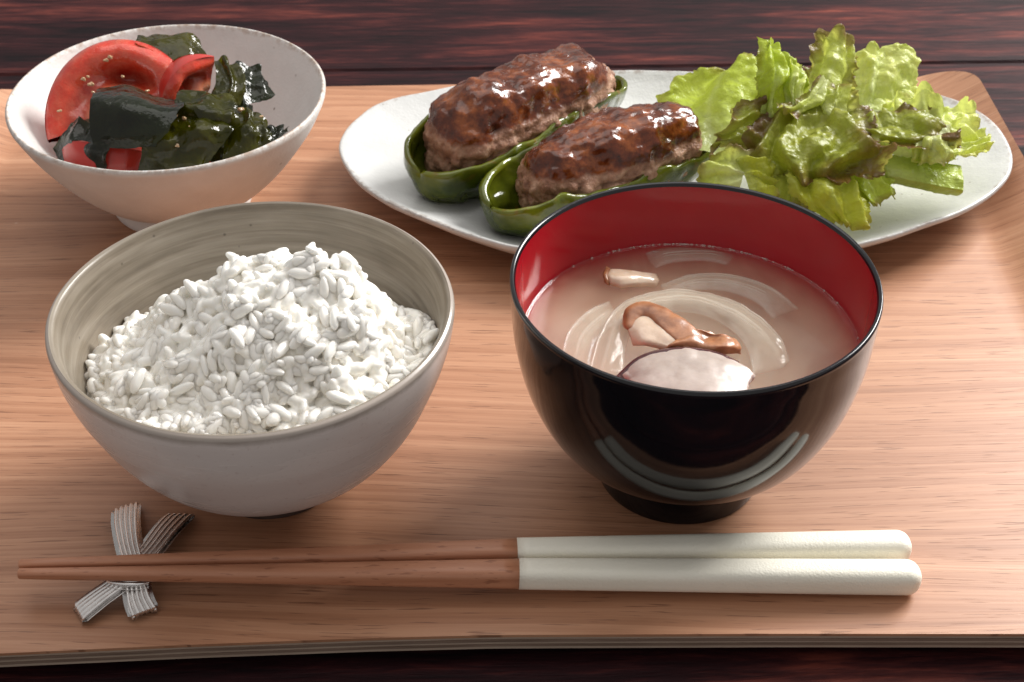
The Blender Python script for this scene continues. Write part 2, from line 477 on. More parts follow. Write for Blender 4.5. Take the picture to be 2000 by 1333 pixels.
def mat_broth():
    t = NT('miso_broth')
    tr = t.n('ShaderNodeBsdfTransparent')
    gl = t.n('ShaderNodeBsdfGlossy', {'Roughness': 0.03})
    fr = t.n('ShaderNodeFresnel', {'IOR': 1.33})
    geo = t.n('ShaderNodeNewGeometry')
    k = t.math('MULTIPLY', fr.outputs[0], t.math('SUBTRACT', 1.0, geo.outputs['Backfacing']))
    sh = t.n('ShaderNodeMixShader', {0: k, 1: tr.outputs[0], 2: gl.outputs[0]})
    dens = t.ramp(t.noise(t.coord(), 55, 3, 0.6, 1.0), [(0.35, 0.5), (0.65, 1.0)])
    vol = t.n('ShaderNodeVolumeScatter', {'Color': (0.595, 0.445, 0.305, 1), 'Density': t.math('MULTIPLY', dens, 140.0), 'Anisotropy': 0.2})
    t.t.links.new(vol.outputs[0], t.out.inputs['Volume'])
    return t.done(sh)

def mat_onion():
    t = NT('cooked_onion')
    al = t.attr('along')
    a = t.noise(t.coord((60, 60, 60)), 1.0, 3, 0.6)
    wob = t.math('ADD', al, t.math('MULTIPLY', t.math('SUBTRACT', a, 0.5), 0.12))
    line = t.ramp(wob, [(0.02, 1.0), (0.13, 0.15), (0.36, 0.05), (0.43, 0.55), (0.50, 0.1), (0.78, 0.0), (0.90, 0.5), (0.98, 0.9)])
    col = t.mix(line, (0.56, 0.49, 0.38), (0.74, 0.69, 0.60))
    p = t.bsdf(Base_Color=col, Roughness=0.12, Normal=t.bump(a, 0.25, 0.0012), Coat_Weight=0.3)
    tr = t.n('ShaderNodeBsdfTransparent')
    f = t.math('ADD', 0.30, t.math('MULTIPLY', line, 0.34))
    f = t.math('MULTIPLY', f, t.math('SUBTRACT', 1.0, t.math('MULTIPLY', t.attr('rim'), 0.75)))
    return t.done(t.n('ShaderNodeMixShader', {0: f, 1: tr.outputs[0], 2: p.outputs[0]}))

def mat_food(name, c0, c1, rough=0.2, sss=0.3, sc=120, coat=0.4):
    t = NT(name)
    a = t.noise(t.coord(), sc, 4, 0.6)
    return t.done(t.bsdf(Base_Color=t.mix(t.ramp(a, [(0.3, 0.0), (0.7, 1.0)]), c0, c1), Roughness=rough, Subsurface_Weight=sss, Subsurface_Radius=(1, 0.7, 0.5), Subsurface_Scale=0.002,
                         Normal=t.bump(a, 0.25, 0.001), Coat_Weight=coat, Coat_Roughness=0.06))

# ---------------------------------------------------------------- table of stained planks
M_table = mat_table()
table = thing('wooden_table', 'dark maroon stained plank table under the tray', 'table', (0, 0.3, -0.011), math.radians(1.6))
table['kind'] = 'structure'
def plank(y0, y1, x0, x1):
    b = 0.0012
    g = surf([[(x0, y0, -0.02), (x1, y0, -0.02)], [(x0, y0, -b), (x1, y0, -b)], [(x0, y0 + b, 0), (x1, y0 + b, 0)], [(x0, y1 - b, 0), (x1, y1 - b, 0)], [(x0, y1, -b), (x1, y1, -b)], [(x0, y1, -0.02), (x1, y1, -0.02)]], 6, 2)
    g = np.array([[(x, y0, -0.02), (x, y0, -b), (x, y0 + b, 0), (x, y1 - b, 0), (x, y1, -b), (x, y1, -0.02)] for x in (x0, x1)], float)
    v = g.reshape(-1, 3)
    f = grid_faces(2, 6).tolist() + [[0, 5, 11, 6], [0, 1, 2, 3, 4, 5], [11, 10, 9, 8, 7, 6]]
    f = [q[::-1] for q in f]
    c = np.array([(x0 + x1) / 2, (y0 + y1) / 2, 0])
    link('plank', mesh('plank', v - c, f, M_table, False), table, c.tolist())
edges = [-0.56, -0.43, -0.295, -0.165, -0.0255, 0.105, 0.235, 0.37, 0.50, 0.63]
for a, b in zip(edges[:-1], edges[1:]):
    plank(a + 0.0006, b - 0.0006, -0.9, 0.9)

# ---------------------------------------------------------------- plywood tray
M_tray = mat_tray()
M_plya = mat_ply('pale_ply', (0.34, 0.25, 0.19), (0.46, 0.36, 0.28))
M_plyb = mat_ply('dark_ply', (0.15, 0.098, 0.070), (0.24, 0.165, 0.122))
tray = thing('serving_tray', 'pale brown plywood tray with rounded corners and upturned ends, carrying the meal', 'tray', (0, 0.06, -0.0062))
def front_y(x):
    return np.interp(x, [-0.30, -0.1458, -0.0953, -0.0442, -0.0074, 0.0739, 0.1477, 0.26], [-0.1215, -0.1124, -0.1093, -0.1068, -0.1056, -0.1051, -0.1052, -0.1052])
def tray_layer(z0, z1, grow, m, name):
    xl, xr, r = -0.2385 - grow, 0.2145 + grow, 0.030
    t = np.linspace(0, 1, 121)
    e = np.linspace(0, 1, 13) ** 2 * r
    xs = np.unique(np.concatenate([xl + e, np.linspace(xl + r, xr - r, 70), xr - e]))
    def edge_drop(x):
        d = np.minimum(x - xl, xr - x)
        d = np.clip(d, 0, r)
        return r - np.sqrt(np.maximum(r * r - (r - d) ** 2, 0))
    yf = front_y(xs) - grow + edge_drop(xs)
    yb = 0.2365 + 0.0345 * xs + grow + 0 * xs - edge_drop(xs)
    v_ = np.linspace(0, 1, 30)
    Y = yf[:, None] * (1 - v_) + yb[:, None] * v_
    X = np.broadcast_to(xs[:, None], Y.shape) - 0.012 * (Y - 0.06)
    lift = np.where(xs > 0.192, 0.0125 * np.clip((xs - 0.192) / 0.022, 0, 1.2) ** 1.15, 0) + np.where(xs < -0.2185, 0.0125 * np.clip((-0.2185 - xs) / 0.022, 0, 1.2) ** 1.15, 0)
    Z0 = np.broadcast_to((z0 + lift)[:, None], Y.shape)
    Z1 = np.broadcast_to((z1 + lift)[:, None], Y.shape)
    top = np.stack([X, Y, Z1], -1)
    bot = np.stack([X, Y, Z0], -1)
    nv, nu = Y.shape
    N = nv * nu
    # separate side vertices keep the edge crisp
    b = np.concatenate([np.arange(nu), (np.arange(1, nv)) * nu + nu - 1, (nv - 1) * nu + np.arange(nu - 2, -1, -1), np.arange(nv - 2, 0, -1) * nu])
    tv, bv = top.reshape(-1, 3), bot.reshape(-1, 3)
    V = np.concatenate([tv, bv, tv[b], bv[b]])
    nb = len(b)
    i = np.arange(nb)
    j = (i + 1) % nb
    F = np.concatenate([grid_faces(nv, nu, 0, True), grid_faces(nv, nu, N), np.stack([2 * N + i, 2 * N + j, 2 * N + nb + j, 2 * N + nb + i], -1)])
    return part(name, V, F, m, tray, True)
layers = [(-0.0010, 0.0, 0.0, M_tray, 'veneer'), (-0.0020, -0.00102, -0.0003, M_plya, 'ply'), (-0.0030, -0.00202, 0.0000, M_plyb, 'ply'),
          (-0.0040, -0.00302, -0.0003, M_plya, 'ply'), (-0.0050, -0.00402, -0.0001, M_plyb, 'ply'), (-0.0060, -0.00502, -0.0002, M_plya, 'ply')]
for l in layers:
    tray_layer(*l)
for fx, fy in ((-0.19, -0.06), (0.17, -0.06), (-0.19, 0.18), (0.17, 0.18)):
    v, f = lathe([(0, -0.011), (0.007, -0.011), (0.008, -0.0085), (0.0075, -0.0061), (0, -0.0061)], 20, fine=2)
    part('rubber_foot', v + np.array([fx, fy, 0]), f, mat_simple('foot_rubber', (0.02, 0.02, 0.02), 0.7) if fx == -0.19 and fy < 0 else bpy.data.materials['foot_rubber'], tray)

# ---------------------------------------------------------------- rice bowl
RB = np.array([-0.0775, -0.0362, 0.0])
rb = thing('rice_bowl', 'grey pink glazed bowl holding a mound of white rice', 'bowl', RB.tolist())
v, f = lathe([(0.0200, 0.0085), (0.0285, 0.0108), (0.040, 0.0187), (0.0490, 0.0308), (0.0553, 0.0450), (0.0588, 0.0560), (0.0601, 0.0640), (0.0600, 0.0660), (0.0590, 0.0668)], 128, 0.006, 1)
part('outer_wall', v, f, mat_rice_outer(), rb, world=False)
v, f = lathe([(0.0590, 0.0668), (0.0578, 0.0661), (0.0566, 0.0630), (0.0548, 0.0550), (0.0510, 0.0435), (0.0445, 0.0310), (0.0350, 0.0210), (0.0200, 0.0145), (0.0, 0.0135)], 128, 0.006, 1)
part('inner_wall', v, f, mat_rice_inner(), rb, world=False)
v, f = lathe([(0.0, 0.0045), (0.0165, 0.0045), (0.0190, 0.0002), (0.0208, 0.0), (0.0218, 0.0006), (0.0222, 0.0060), (0.0220, 0.0105)], 96, 0.004, 2)
part('foot_ring', v, f, mat_white_ceramic('bare_clay', (0.055, 0.035, 0.028), (0.085, 0.055, 0.042), 0.75), rb, world=False)

# rice mound
def rice_h(x, y):
    ridge = np.interp(x, [-0.056, -0.0532, -0.0437, -0.032, -0.0222, -0.006, 0.010, 0.017, 0.0304, 0.0383, 0.042, 0.0467, 0.052], [0.042, 0.043, 0.0480, 0.0570, 0.0665, 0.0762, 0.0805, 0.0802, 0.0765, 0.0660, 0.0565, 0.0545, 0.0560])
    base = np.where(y > 0, 0.040, np.minimum(0.0500, ridge))
    yy = (y - 0.001) / np.where(y > 0.001, 0.023, 0.036)
    h = base + (ridge - base) * np.exp(-np.abs(yy) ** 2.4)
    p = np.stack([x * 85, y * 85, 0 * x + 3.3], -1)
    h = h + 0.0036 * fbm(p, 3, 0.6, 5) + 0.0022 * np.clip(vnoise(p * 1.9, 41), 0, 1)
    return h
def inner_r(z):
    return np.interp(z, [0.0135, 0.0145, 0.021, 0.031, 0.0435, 0.055, 0.063, 0.0668], [0.0, 0.02, 0.035, 0.0445, 0.0510, 0.0548, 0.0566, 0.0580])
M_rice = mat_rice()
rice = thing('boiled_rice', 'mound of glossy white short grain rice in the grey bowl', 'rice', (RB + [0, 0, 0.03]).tolist())
nr, nt_ = 40, 96
rr = np.linspace(0, 1, nr)
tt = np.linspace(0, 2 * PI, nt_, endpoint=False)
Rg, Tg = np.meshgrid(rr, tt, indexing='ij')
lim = 0.0525
X, Y = Rg * lim * np.cos(Tg), Rg * lim * np.sin(Tg)
Z = rice_h(X, Y) - 0.0019 + 0.0006 * vnoise(np.stack([X * 400, Y * 400, 0 * X], -1), 77)
Z = np.minimum(Z, 0.09)
core = np.stack([X, Y, Z], -1)
for _ in range(1):
    rad = np.hypot(core[..., 0], core[..., 1])
    mx = inner_r(core[..., 2]) - 0.0012
    s_ = np.minimum(1, mx / np.maximum(rad, 1e-9))
    core[..., 0] *= s_
    core[..., 1] *= s_
part('rice_core', core.reshape(-1, 3) + RB, grid_faces(nr, nt_, wrap_u=True, flip=True), M_rice, rice)

def grain_mesh(k):
    r = np.random.default_rng(100 + k)
    nu, nv = 10, 9
    u = np.linspace(0, 2 * PI, nu, endpoint=False)
    w = np.linspace(0, PI, nv)
    Lh, Rh = 0.00365 * r.uniform(0.92, 1.08), 0.00158 * r.uniform(0.93, 1.08)
    pts = []
    for a in w:
        ca, sa = math.cos(a), math.sin(a)
        for b in u:
            x = -Lh * math.copysign(abs(ca) ** 0.95, ca)
            rad = Rh * sa ** 0.92
            y = rad * math.cos(b) * 1.12
            z = rad * math.sin(b) * 0.88
            z += 0.00055 * (1 - (x / Lh) ** 2) * r.uniform(0.6, 1.0) * (1 if k % 2 else -1) * 0.6
            if x > Lh * 0.55 and k % 3 == 0:
                y -= 0.0003
            pts.append((x, y, z))
    pts = np.array(pts)
    pts = pts + 0.00012 * np.stack([vnoise(pts * 900, k + s) for s in (1, 2, 3)], -1)
    return pts, grid_faces(nv, nu, wrap_u=True)
GR = [grain_mesh(k) for k in range(7)]
# grain spots: three layers following the mound, scattered without crowding
spots = []
def scatter(n, dmin, lift, jit):
    pts = np.zeros((0, 2))
    tries = 0
    while len(pts) < n and tries < n * 14:
        tries += 1
        a, q = rng.uniform(0, 2 * PI), math.sqrt(rng.uniform(0, 1)) * 0.0545
        p = np.array([q * math.cos(a), q * math.sin(a)])
        if len(pts) and np.min(np.sum((pts - p) ** 2, 1)) < dmin * dmin:
            continue
        pts = np.vstack([pts, p])
    for p in pts:
        h = float(rice_h(np.array([p[0]]), np.array([p[1]]))[0]) + lift + rng.normal(0, jit)
        spots.append((p[0], p[1], h))
scatter(900, 0.0021, -0.0016, 0.0004)
scatter(700, 0.0025, -0.0005, 0.0005)
top_start = len(spots)
# sticky clumps of a few grains lying side by side on top
yaw = {}
for c_ in range(175):
    a, q = rng.uniform(0, 2 * PI), math.sqrt(rng.uniform(0, 1)) * 0.0530
    cx_, cy_ = q * math.cos(a), q * math.sin(a)
    dr = rng.uniform(0, 2 * PI)
    up_ = abs(rng.normal(0, 0.0008))
    for j in range(int(rng.integers(2, 6))):
        o1, o2 = rng.normal(0, 0.0014), (j - 1.5) * 0.0023 + rng.normal(0, 0.0004)
        x = cx_ + o1 * math.cos(dr) - o2 * math.sin(dr)
        y = cy_ + o1 * math.sin(dr) + o2 * math.cos(dr)
        if math.hypot(x, y) > 0.0545:
            continue
        h = float(rice_h(np.array([x]), np.array([y]))[0]) - 0.0001 + up_ + rng.normal(0, 0.0005)
        yaw[len(spots)] = dr + rng.normal(0, 0.35)
        spots.append((x, y, h))
mats = []
for i, (x, y, z) in enumerate(spots):
    e = 0.0012
    hx = float((rice_h(np.array([x + e]), np.array([y])) - rice_h(np.array([x - e]), np.array([y])))[0]) / (2 * e)
    hy = float((rice_h(np.array([x]), np.array([y + e])) - rice_h(np.array([x]), np.array([y - e])))[0]) / (2 * e)
    n = Vector((-hx, -hy, 1)).normalized()
    rad = math.hypot(x, y)
    mx = float(inner_r(np.array([z]))[()][0]) - 0.0022
    if rad > mx:
        x, y = x * mx / rad, y * mx / rad
    q = Vector((0, 0, 1)).rotation_difference(n).to_matrix().to_4x4()
    R = q @ Matrix.Rotation(yaw.get(i, rng.uniform(0, 2 * PI)), 4, 'Z') @ Matrix.Rotation(rng.normal(0, 0.24 if i in yaw else 0.42), 4, 'Y') @ Matrix.Rotation(rng.uniform(0, 2 * PI), 4, 'X')
    mats.append((Matrix.Translation((x, y, z - 0.03)) @ R @ Matrix.Scale(rng.uniform(0.92, 1.1), 4), n, i))
cam_v = Vector(cam.location) - Vector(RB.tolist())
def score(m):
    p = m[0].to_translation() + Vector((0, 0, 0.03))
    d = (cam_v - p)
    return d.normalized().dot(m[1]) / d.length + (3.0 if m[2] >= top_start else 0.0)
mats.sort(key=score, reverse=True)
gme = []
for k, (gv, gf) in enumerate(GR):
    gme.append(mesh('grain', gv, gf, M_rice))
for k in range(300):
    o = link('grain', gme[k % 7], rice)
    o.matrix_local = mats[k][0]
allv, allf, off = [], [], 0
for k, (m, n, i) in enumerate(mats[300:]):
    gv, gf = GR[k % 7]
    A = np.array(m)
    allv.append(gv @ A[:3, :3].T + A[:3, 3])
    allf.append(gf + off)
    off += len(gv)
rg = tag(part('rice_grains', np.concatenate(allv), np.concatenate(allf), M_rice, rice, world=False), kind='stuff')
# the buried grains stick together: fuse them softly
rm = rg.modifiers.new('fuse', 'REMESH')
rm.mode = 'VOXEL'
rm.voxel_size = 0.00034
rm.use_smooth_shade = True
sm = rg.modifiers.new('soften', 'SMOOTH')
sm.iterations = 3
sm.factor = 0.5

# ---------------------------------------------------------------- soup bowl
SB = np.array([0.0541, -0.0342, 0.0])
sb = thing('soup_bowl', 'black lacquer bowl with red inside holding mushroom soup', 'bowl', SB.tolist())
M_black = mat_lacquer('black_lacquer', (0.004, 0.004, 0.0055), 0.06)
v, f = lathe([(0.0, 0.0100), (0.0240, 0.0102), (0.0330, 0.0150), (0.0425, 0.0245), (0.0495, 0.0385), (0.0533, 0.0540), (0.0545, 0.0680), (0.0548, 0.0745)], 160)
part('outer_wall', v, f, M_black, sb, world=False)
v, f = lathe([(0.0548, 0.0743), (0.0549, 0.0752), (0.0545, 0.0761), (0.0536, 0.0759), (0.0531, 0.0750)], 160)
part('rim', v, f, mat_lacquer('black_rim', (0.006, 0.006, 0.008), 0.13), sb, world=False)
v, f = lathe([(0.0532, 0.0752), (0.0529, 0.0700), (0.0522, 0.0600), (0.0507, 0.0500), (0.0470, 0.0370), (0.0400, 0.0255), (0.0300, 0.0180), (0.0, 0.0150)], 160)
part('red_lining', v, f, mat_lacquer('red_lacquer', (0.32, 0.003, 0.011), 0.10), sb, world=False)
v, f = lathe([(0.0245, 0.0115), (0.0262, 0.0102), (0.0266, 0.0060), (0.0262, 0.0008), (0.0254, 0.0), (0.0235, 0.0), (0.0228, 0.0070), (0.0, 0.0075)], 128, fine=4)
part('foot', v, f, M_black, sb, world=False)

ZS = 0.0540
soup = thing('miso_soup', 'cloudy brown miso soup filling the black and red bowl', 'soup', (SB + [0, 0, 0.03]).tolist())
def disc(z, r, n=160, rings=10, menis=0.0):
    q = np.linspace(0, 1, rings) ** 0.6
    th = np.linspace(0, 2 * PI, n, endpoint=False)
    Rr, Th = np.meshgrid(q * r, th, indexing='ij')
    zz = np.where(Rr > r - 0.0009, z + menis, z)
    return np.stack([Rr * np.cos(Th), Rr * np.sin(Th), zz], -1).reshape(-1, 3), grid_faces(rings, n, wrap_u=True, flip=True)
# a closed body of liquid that stays a hair inside the lining
prs = [(0.0, 0.0154), (0.0298, 0.0184), (0.0397, 0.0259), (0.0466, 0.0373), (0.0502, 0.0500), (0.0509, ZS - 0.0002), (0.0511, ZS + 0.0004), (0.0505, ZS + 0.0001), (0.0490, ZS), (0.0, ZS)]
v, f = lathe(prs, 160, fine=3)
part('broth', v, f, mat_broth(), soup, world=False)
soup.children[0].location = (0, 0, -0.03)
# tiny bubbles along the wall
bm = bmesh.new()
for k in range(70):
    a = rng.normal(1.45, 0.5)
    s = rng.uniform(0.00025, 0.0006)
    bmesh.ops.create_icosphere(bm, subdivisions=1, radius=s, matrix=Matrix.Translation((0.0511 * math.cos(a) - s * 0, 0.0511 * math.sin(a), ZS - 0.03 + 0.0001)))
me = bpy.data.meshes.new('bubbles')
bm.to_mesh(me)
bm.free()
tb = NT('bubble_film')
me.materials.append(tb.done(tb.n('ShaderNodeMixShader', {0: 0.35, 1: tb.n('ShaderNodeBsdfTransparent').outputs[0], 2: tb.bsdf(Base_Color=(0.75, 0.6, 0.55, 1), Roughness=0.05).outputs[0]})))
me.polygons.foreach_set('use_smooth', [True] * len(me.polygons))
tag(link('bubbles', me, soup), kind='stuff')

def sheet_solo(name, rows, nv, nu, m, label, cat, group=None, thick=0.001, wr=0.0, ws=120, fr=0.0, fs=60, ragged=0.0, seed=0, attrs=False, base_open=True, blister=0.0, vein=0.0, parent=None, fold=0.0, folds=2.5):
    g = surf(rows, nv, nu)
    u = np.linspace(0, 1, nu)[None, :]
    w = np.linspace(0, 1, nv)[:, None]
    eu = np.minimum(u, 1 - u) * 2
    ev = np.minimum(1 - w, 1.0) if base_open else np.minimum(w, 1 - w) * 2
    d = np.minimum(eu + 0 * w, ev * (1.6 if base_open else 1.0) + 0 * u)
    rim = np.clip(1 - d / 0.55, 0, 1)
    n = normals(g)
    if ragged:
        du = np.gradient(g, axis=1)
        dv = np.gradient(g, axis=0)
        c = g.mean((0, 1))
        out = g - c
        out = out - n * np.sum(out * n, -1, keepdims=True)
        out = out / (np.linalg.norm(out, axis=-1, keepdims=True) + 1e-9)
        g = g + out * (rim ** 3 * ragged * fbm(g * fs * 3.4, 3, 0.7, seed + 9))[..., None]
    if fr:
        g = g + n * (rim ** 1.6 * fr * fbm(g * fs, 3, 0.55, seed))[..., None]
    if fold:
        ph_ = folds * 2 * PI * (u + 0.22 * vnoise(np.stack([u * 3 + 0 * w, w * 2.5 + 0 * u, 0 * u + 0 * w + seed], -1), seed + 40)) + seed * 1.7 + 1.4 * w
        sf = np.sin(ph_)
        g = g + n * (fold * (0.25 + 0.75 * w) * np.sign(sf) * np.abs(sf) ** 1.2)[..., None]
    if blister:
        q = np.abs(vnoise(g * 150, seed + 2)) + 0.5 * np.abs(vnoise(g * 300, seed + 4))
        g = g + n * (blister * (q - 0.4))[..., None]
    if wr:
        g = g + n * (wr * fbm(g * ws, 3, 0.55, seed + 5) + 0.5 * wr * (0.35 - np.abs(vnoise(g * ws * 1.2, seed + 6))))[..., None]
    vn = np.zeros((nv, nu))
    if vein:
        mid = np.exp(-((u - 0.5) / 0.035) ** 2) * (1 - w) ** 0.7
        side = np.clip(1 - np.abs(((np.abs(u - 0.5) * 5 + w * 9 + 0.25 * vnoise(g * 40, seed)) % 1.0) - 0.5) / 0.06, 0, 1) * 0.6
        vn = np.clip(mid + side * (1 - rim), 0, 1)
        g = g - n * (vn * vein)[..., None]
    single = thick < 0.0008
    if single:
        V, F = g.reshape(-1, 3), grid_faces(nv, nu)
    else:
        V, F = slab(g, thick)
    at = None
    if attrs:
        al = np.broadcast_to(w, rim.shape)
        k_ = 1 if single else 2
        at = {'rim': np.tile(rim.ravel(), k_), 'along': np.tile(al.ravel(), k_), 'vein': np.tile(vn.ravel(), k_)}
    if parent:
        return part(name, V, F, m, parent, True, at)
    return solo(name, V, F, m, label, cat, group, None, at)

M_onion = mat_onion()
OG = 'onion slices floating in the soup'
# big onion arc curling round the mushroom
sheet_solo('onion_slice', [
    [(0.0226, -0.0529, 0.0535), (0.0273, -0.0328, 0.0545), (0.0344, -0.0195, 0.0550), (0.0485, -0.0127, 0.0553), (0.0628, -0.0144, 0.0553), (0.0746, -0.0233, 0.0550), (0.0811, -0.0356, 0.0547), (0.0824, -0.0469, 0.0540)],
    [(0.0263, -0.0554, 0.0545), (0.0311, -0.0351, 0.0553), (0.0372, -0.0239, 0.0558), (0.0488, -0.0182, 0.0560), (0.0613, -0.0204, 0.0560), (0.0714, -0.0291, 0.0557), (0.0770, -0.0403, 0.0553), (0.0794, -0.0511, 0.0546)],
    [(0.0325, -0.0529, 0.0535), (0.0350, -0.0365, 0.0538), (0.0403, -0.0268, 0.0540), (0.0494, -0.0222, 0.0542), (0.0603, -0.0244, 0.0542), (0.0680, -0.0326, 0.0540), (0.0711, -0.0420, 0.0537), (0.0711, -0.0523, 0.0530)]],
    22, 90, M_onion, 'large translucent onion ring curling behind the mushroom pieces', 'onion', OG, 0.0012, wr=0.0003, ws=160, seed=3, attrs=True)
sheet_solo('onion_slice', [
    [(0.0477, -0.0045, 0.0519), (0.0572, 0.0006, 0.0522), (0.0697, 0.0013, 0.0523), (0.0822, -0.0048, 0.0521), (0.0902, -0.0170, 0.0518)],
    [(0.0490, -0.0085, 0.0517), (0.0576, -0.0036, 0.0521), (0.0685, -0.0028, 0.0521), (0.0792, -0.0086, 0.0520), (0.0858, -0.0196, 0.0517)],
    [(0.0513, -0.0114, 0.0508), (0.0582, -0.0069, 0.0512), (0.0673, -0.0064, 0.0512), (0.0765, -0.0117, 0.0510), (0.0818, -0.0208, 0.0506)]],
    16, 60, M_onion, 'thin onion arc just under the soup behind the large ring', 'onion', OG, 0.0010, wr=0.0002, seed=8, attrs=True)
sheet_solo('onion_slice', [
    [(0.0147, -0.0427, 0.0513), (0.0174, -0.0291, 0.0518), (0.0241, -0.0187, 0.0520), (0.0308, -0.0131, 0.0516)],
    [(0.0191, -0.0468, 0.0516), (0.0220, -0.0323, 0.0522), (0.0274, -0.0238, 0.0522), (0.0321, -0.0189, 0.0518)],
    [(0.0229, -0.0495, 0.0508), (0.0250, -0.0363, 0.0513), (0.0292, -0.0286, 0.0514), (0.0327, -0.0241, 0.0510)]],
    16, 40, M_onion, 'pale onion strip sunk in the soup left of the large ring', 'onion', OG, 0.0010, wr=0.0002, seed=9, attrs=True)
sheet_solo('onion_slice', [
    [(0.0442, 0.0149, 0.0512), (0.0530, 0.0186, 0.0516), (0.0659, 0.0192, 0.0516), (0.0751, 0.0170, 0.0510)],
    [(0.0452, 0.0107, 0.0512), (0.0529, 0.0134, 0.0518), (0.0645, 0.0143, 0.0518), (0.0731, 0.0122, 0.0512)],
    [(0.0470, 0.0073, 0.0506), (0.0536, 0.0101, 0.0510), (0.0633, 0.0110, 0.0510), (0.0708, 0.0091, 0.0506)]],
    14, 40, M_onion, 'faint onion sliver sunk near the far red wall', 'onion', OG, 0.0010, seed=12, attrs=True)
M_cap = mat_food('mushroom_cap', (0.19, 0.070, 0.029), (0.47, 0.215, 0.100), 0.33, 0.25, 170, 0.12)
M_gill = mat_food('mushroom_flesh', (0.50, 0.36, 0.25), (0.66, 0.53, 0.41), 0.25, 0.4, 160)
M_shi = mat_food('shiitake_flesh', (0.33, 0.265, 0.225), (0.50, 0.43, 0.385), 0.36, 0.4, 110, 0.08)
M_shic = mat_food('shiitake_skin', (0.045, 0.018, 0.022), (0.10, 0.045, 0.045), 0.18, 0.1, 110)
MG = 'mushroom pieces in the soup'
mu = thing('mushroom_piece', 'curved tan mushroom slice with cream gills inside the onion ring', 'mushroom', (0.0454, -0.0321, 0.0540), 0, MG)
sheet_solo('gills', [
    [(0.0355, -0.0282, 0.0560), (0.0376, -0.0245, 0.0572), (0.0426, -0.0254, 0.0575), (0.0489, -0.0351, 0.0572), (0.0531, -0.0397, 0.0562)],
    [(0.0354, -0.0348, 0.0560), (0.0381, -0.0334, 0.0573), (0.0421, -0.0355, 0.0575), (0.0473, -0.0408, 0.0570), (0.0513, -0.0430, 0.0560)],
    [(0.0379, -0.0392, 0.0545), (0.0402, -0.0420, 0.0560), (0.0436, -0.0435, 0.0560), (0.0474, -0.0444, 0.0555), (0.0497, -0.0444, 0.0548)]], 24, 40, M_gill, '', '', thick=0.0022, wr=0.00008, ws=300, seed=2, parent=mu)
sheet_solo('cap', [
    [(0.0346, -0.0324, 0.0562), (0.0359, -0.0264, 0.0582), (0.0413, -0.0248, 0.0590), (0.0477, -0.0286, 0.0588), (0.0542, -0.0357, 0.0580), (0.0573, -0.0391, 0.0565)],
    [(0.0354, -0.0353, 0.0568), (0.0369, -0.0294, 0.0590), (0.0413, -0.0282, 0.0597), (0.0469, -0.0327, 0.0595), (0.0526, -0.0390, 0.0586), (0.0552, -0.0418, 0.0570)],
    [(0.0372, -0.0359, 0.0568), (0.0390, -0.0317, 0.0580), (0.0421, -0.0317, 0.0584), (0.0451, -0.0372, 0.0582), (0.0492, -0.0428, 0.0574), (0.0519, -0.0448, 0.0562)]], 18, 50, M_cap, '', '', thick=0.0016, wr=0.0002, ws=200, seed=4, parent=mu)
mu = thing('mushroom_piece', 'glossy brown folded mushroom cap lying above the shiitake slice', 'mushroom', (0.0582, -0.0373, 0.0540), 0, MG)
sheet_solo('cap', [
    [(0.0440, -0.0456, 0.0545), (0.0459, -0.0445, 0.0556), (0.0504, -0.0450, 0.0560), (0.0572, -0.0455, 0.0560), (0.0633, -0.0455, 0.0556), (0.0686, -0.0441, 0.0545)],
    [(0.0449, -0.0445, 0.0560), (0.0475, -0.0444, 0.0590), (0.0526, -0.0437, 0.0592), (0.0579, -0.0441, 0.0580), (0.0635, -0.0454, 0.0590), (0.0689, -0.0435, 0.0560)],
    [(0.0460, -0.0427, 0.0562), (0.0507, -0.0391, 0.0588), (0.0550, -0.0391, 0.0592), (0.0593, -0.0392, 0.0574), (0.0636, -0.0408, 0.0586), (0.0687, -0.0416, 0.0565)],
    [(0.0492, -0.0384, 0.0552), (0.0531, -0.0375, 0.0590), (0.0569, -0.0378, 0.0596), (0.0604, -0.0383, 0.0582), (0.0638, -0.0391, 0.0588), (0.0680, -0.0381, 0.0558)]], 30, 60, M_cap, '', '', thick=0.0018, wr=0.0003, ws=240, seed=7, parent=mu)
sheet_solo('gills', [
    [(0.0457, -0.0389, 0.0548), (0.0483, -0.0368, 0.0556), (0.0521, -0.0358, 0.0560)],
    [(0.0460, -0.0434, 0.0548), (0.0488, -0.0425, 0.0560), (0.0523, -0.0408, 0.0563)]], 12, 16, M_gill, '', '', thick=0.002, wr=0.0002, ws=240, seed=9, parent=mu)
mu = thing('mushroom_piece', 'thick shiitake slice with purple black skin beside the near rim', 'mushroom', (0.0500, -0.0511, 0.0530), 0, MG)
sheet_solo('flesh', [
    [(0.0323, -0.0553, 0.0535), (0.0386, -0.0502, 0.0558), (0.0486, -0.0473, 0.0566), (0.0584, -0.0480, 0.0564), (0.0665, -0.0516, 0.0550), (0.0707, -0.0553, 0.0535)],
    [(0.0346, -0.0589, 0.0535), (0.0406, -0.0570, 0.0562), (0.0494, -0.0547, 0.0570), (0.0581, -0.0552, 0.0568), (0.0645, -0.0578, 0.0555), (0.0678, -0.0601, 0.0535)],
    [(0.0365, -0.0701, 0.0550), (0.0422, -0.0713, 0.0560), (0.0486, -0.0719, 0.0565), (0.0559, -0.0717, 0.0563), (0.0613, -0.0701, 0.0550), (0.0662, -0.0671, 0.0535)]], 26, 50, M_shi, '', '', thick=0.003, wr=0.0003, ws=180, seed=11, parent=mu)
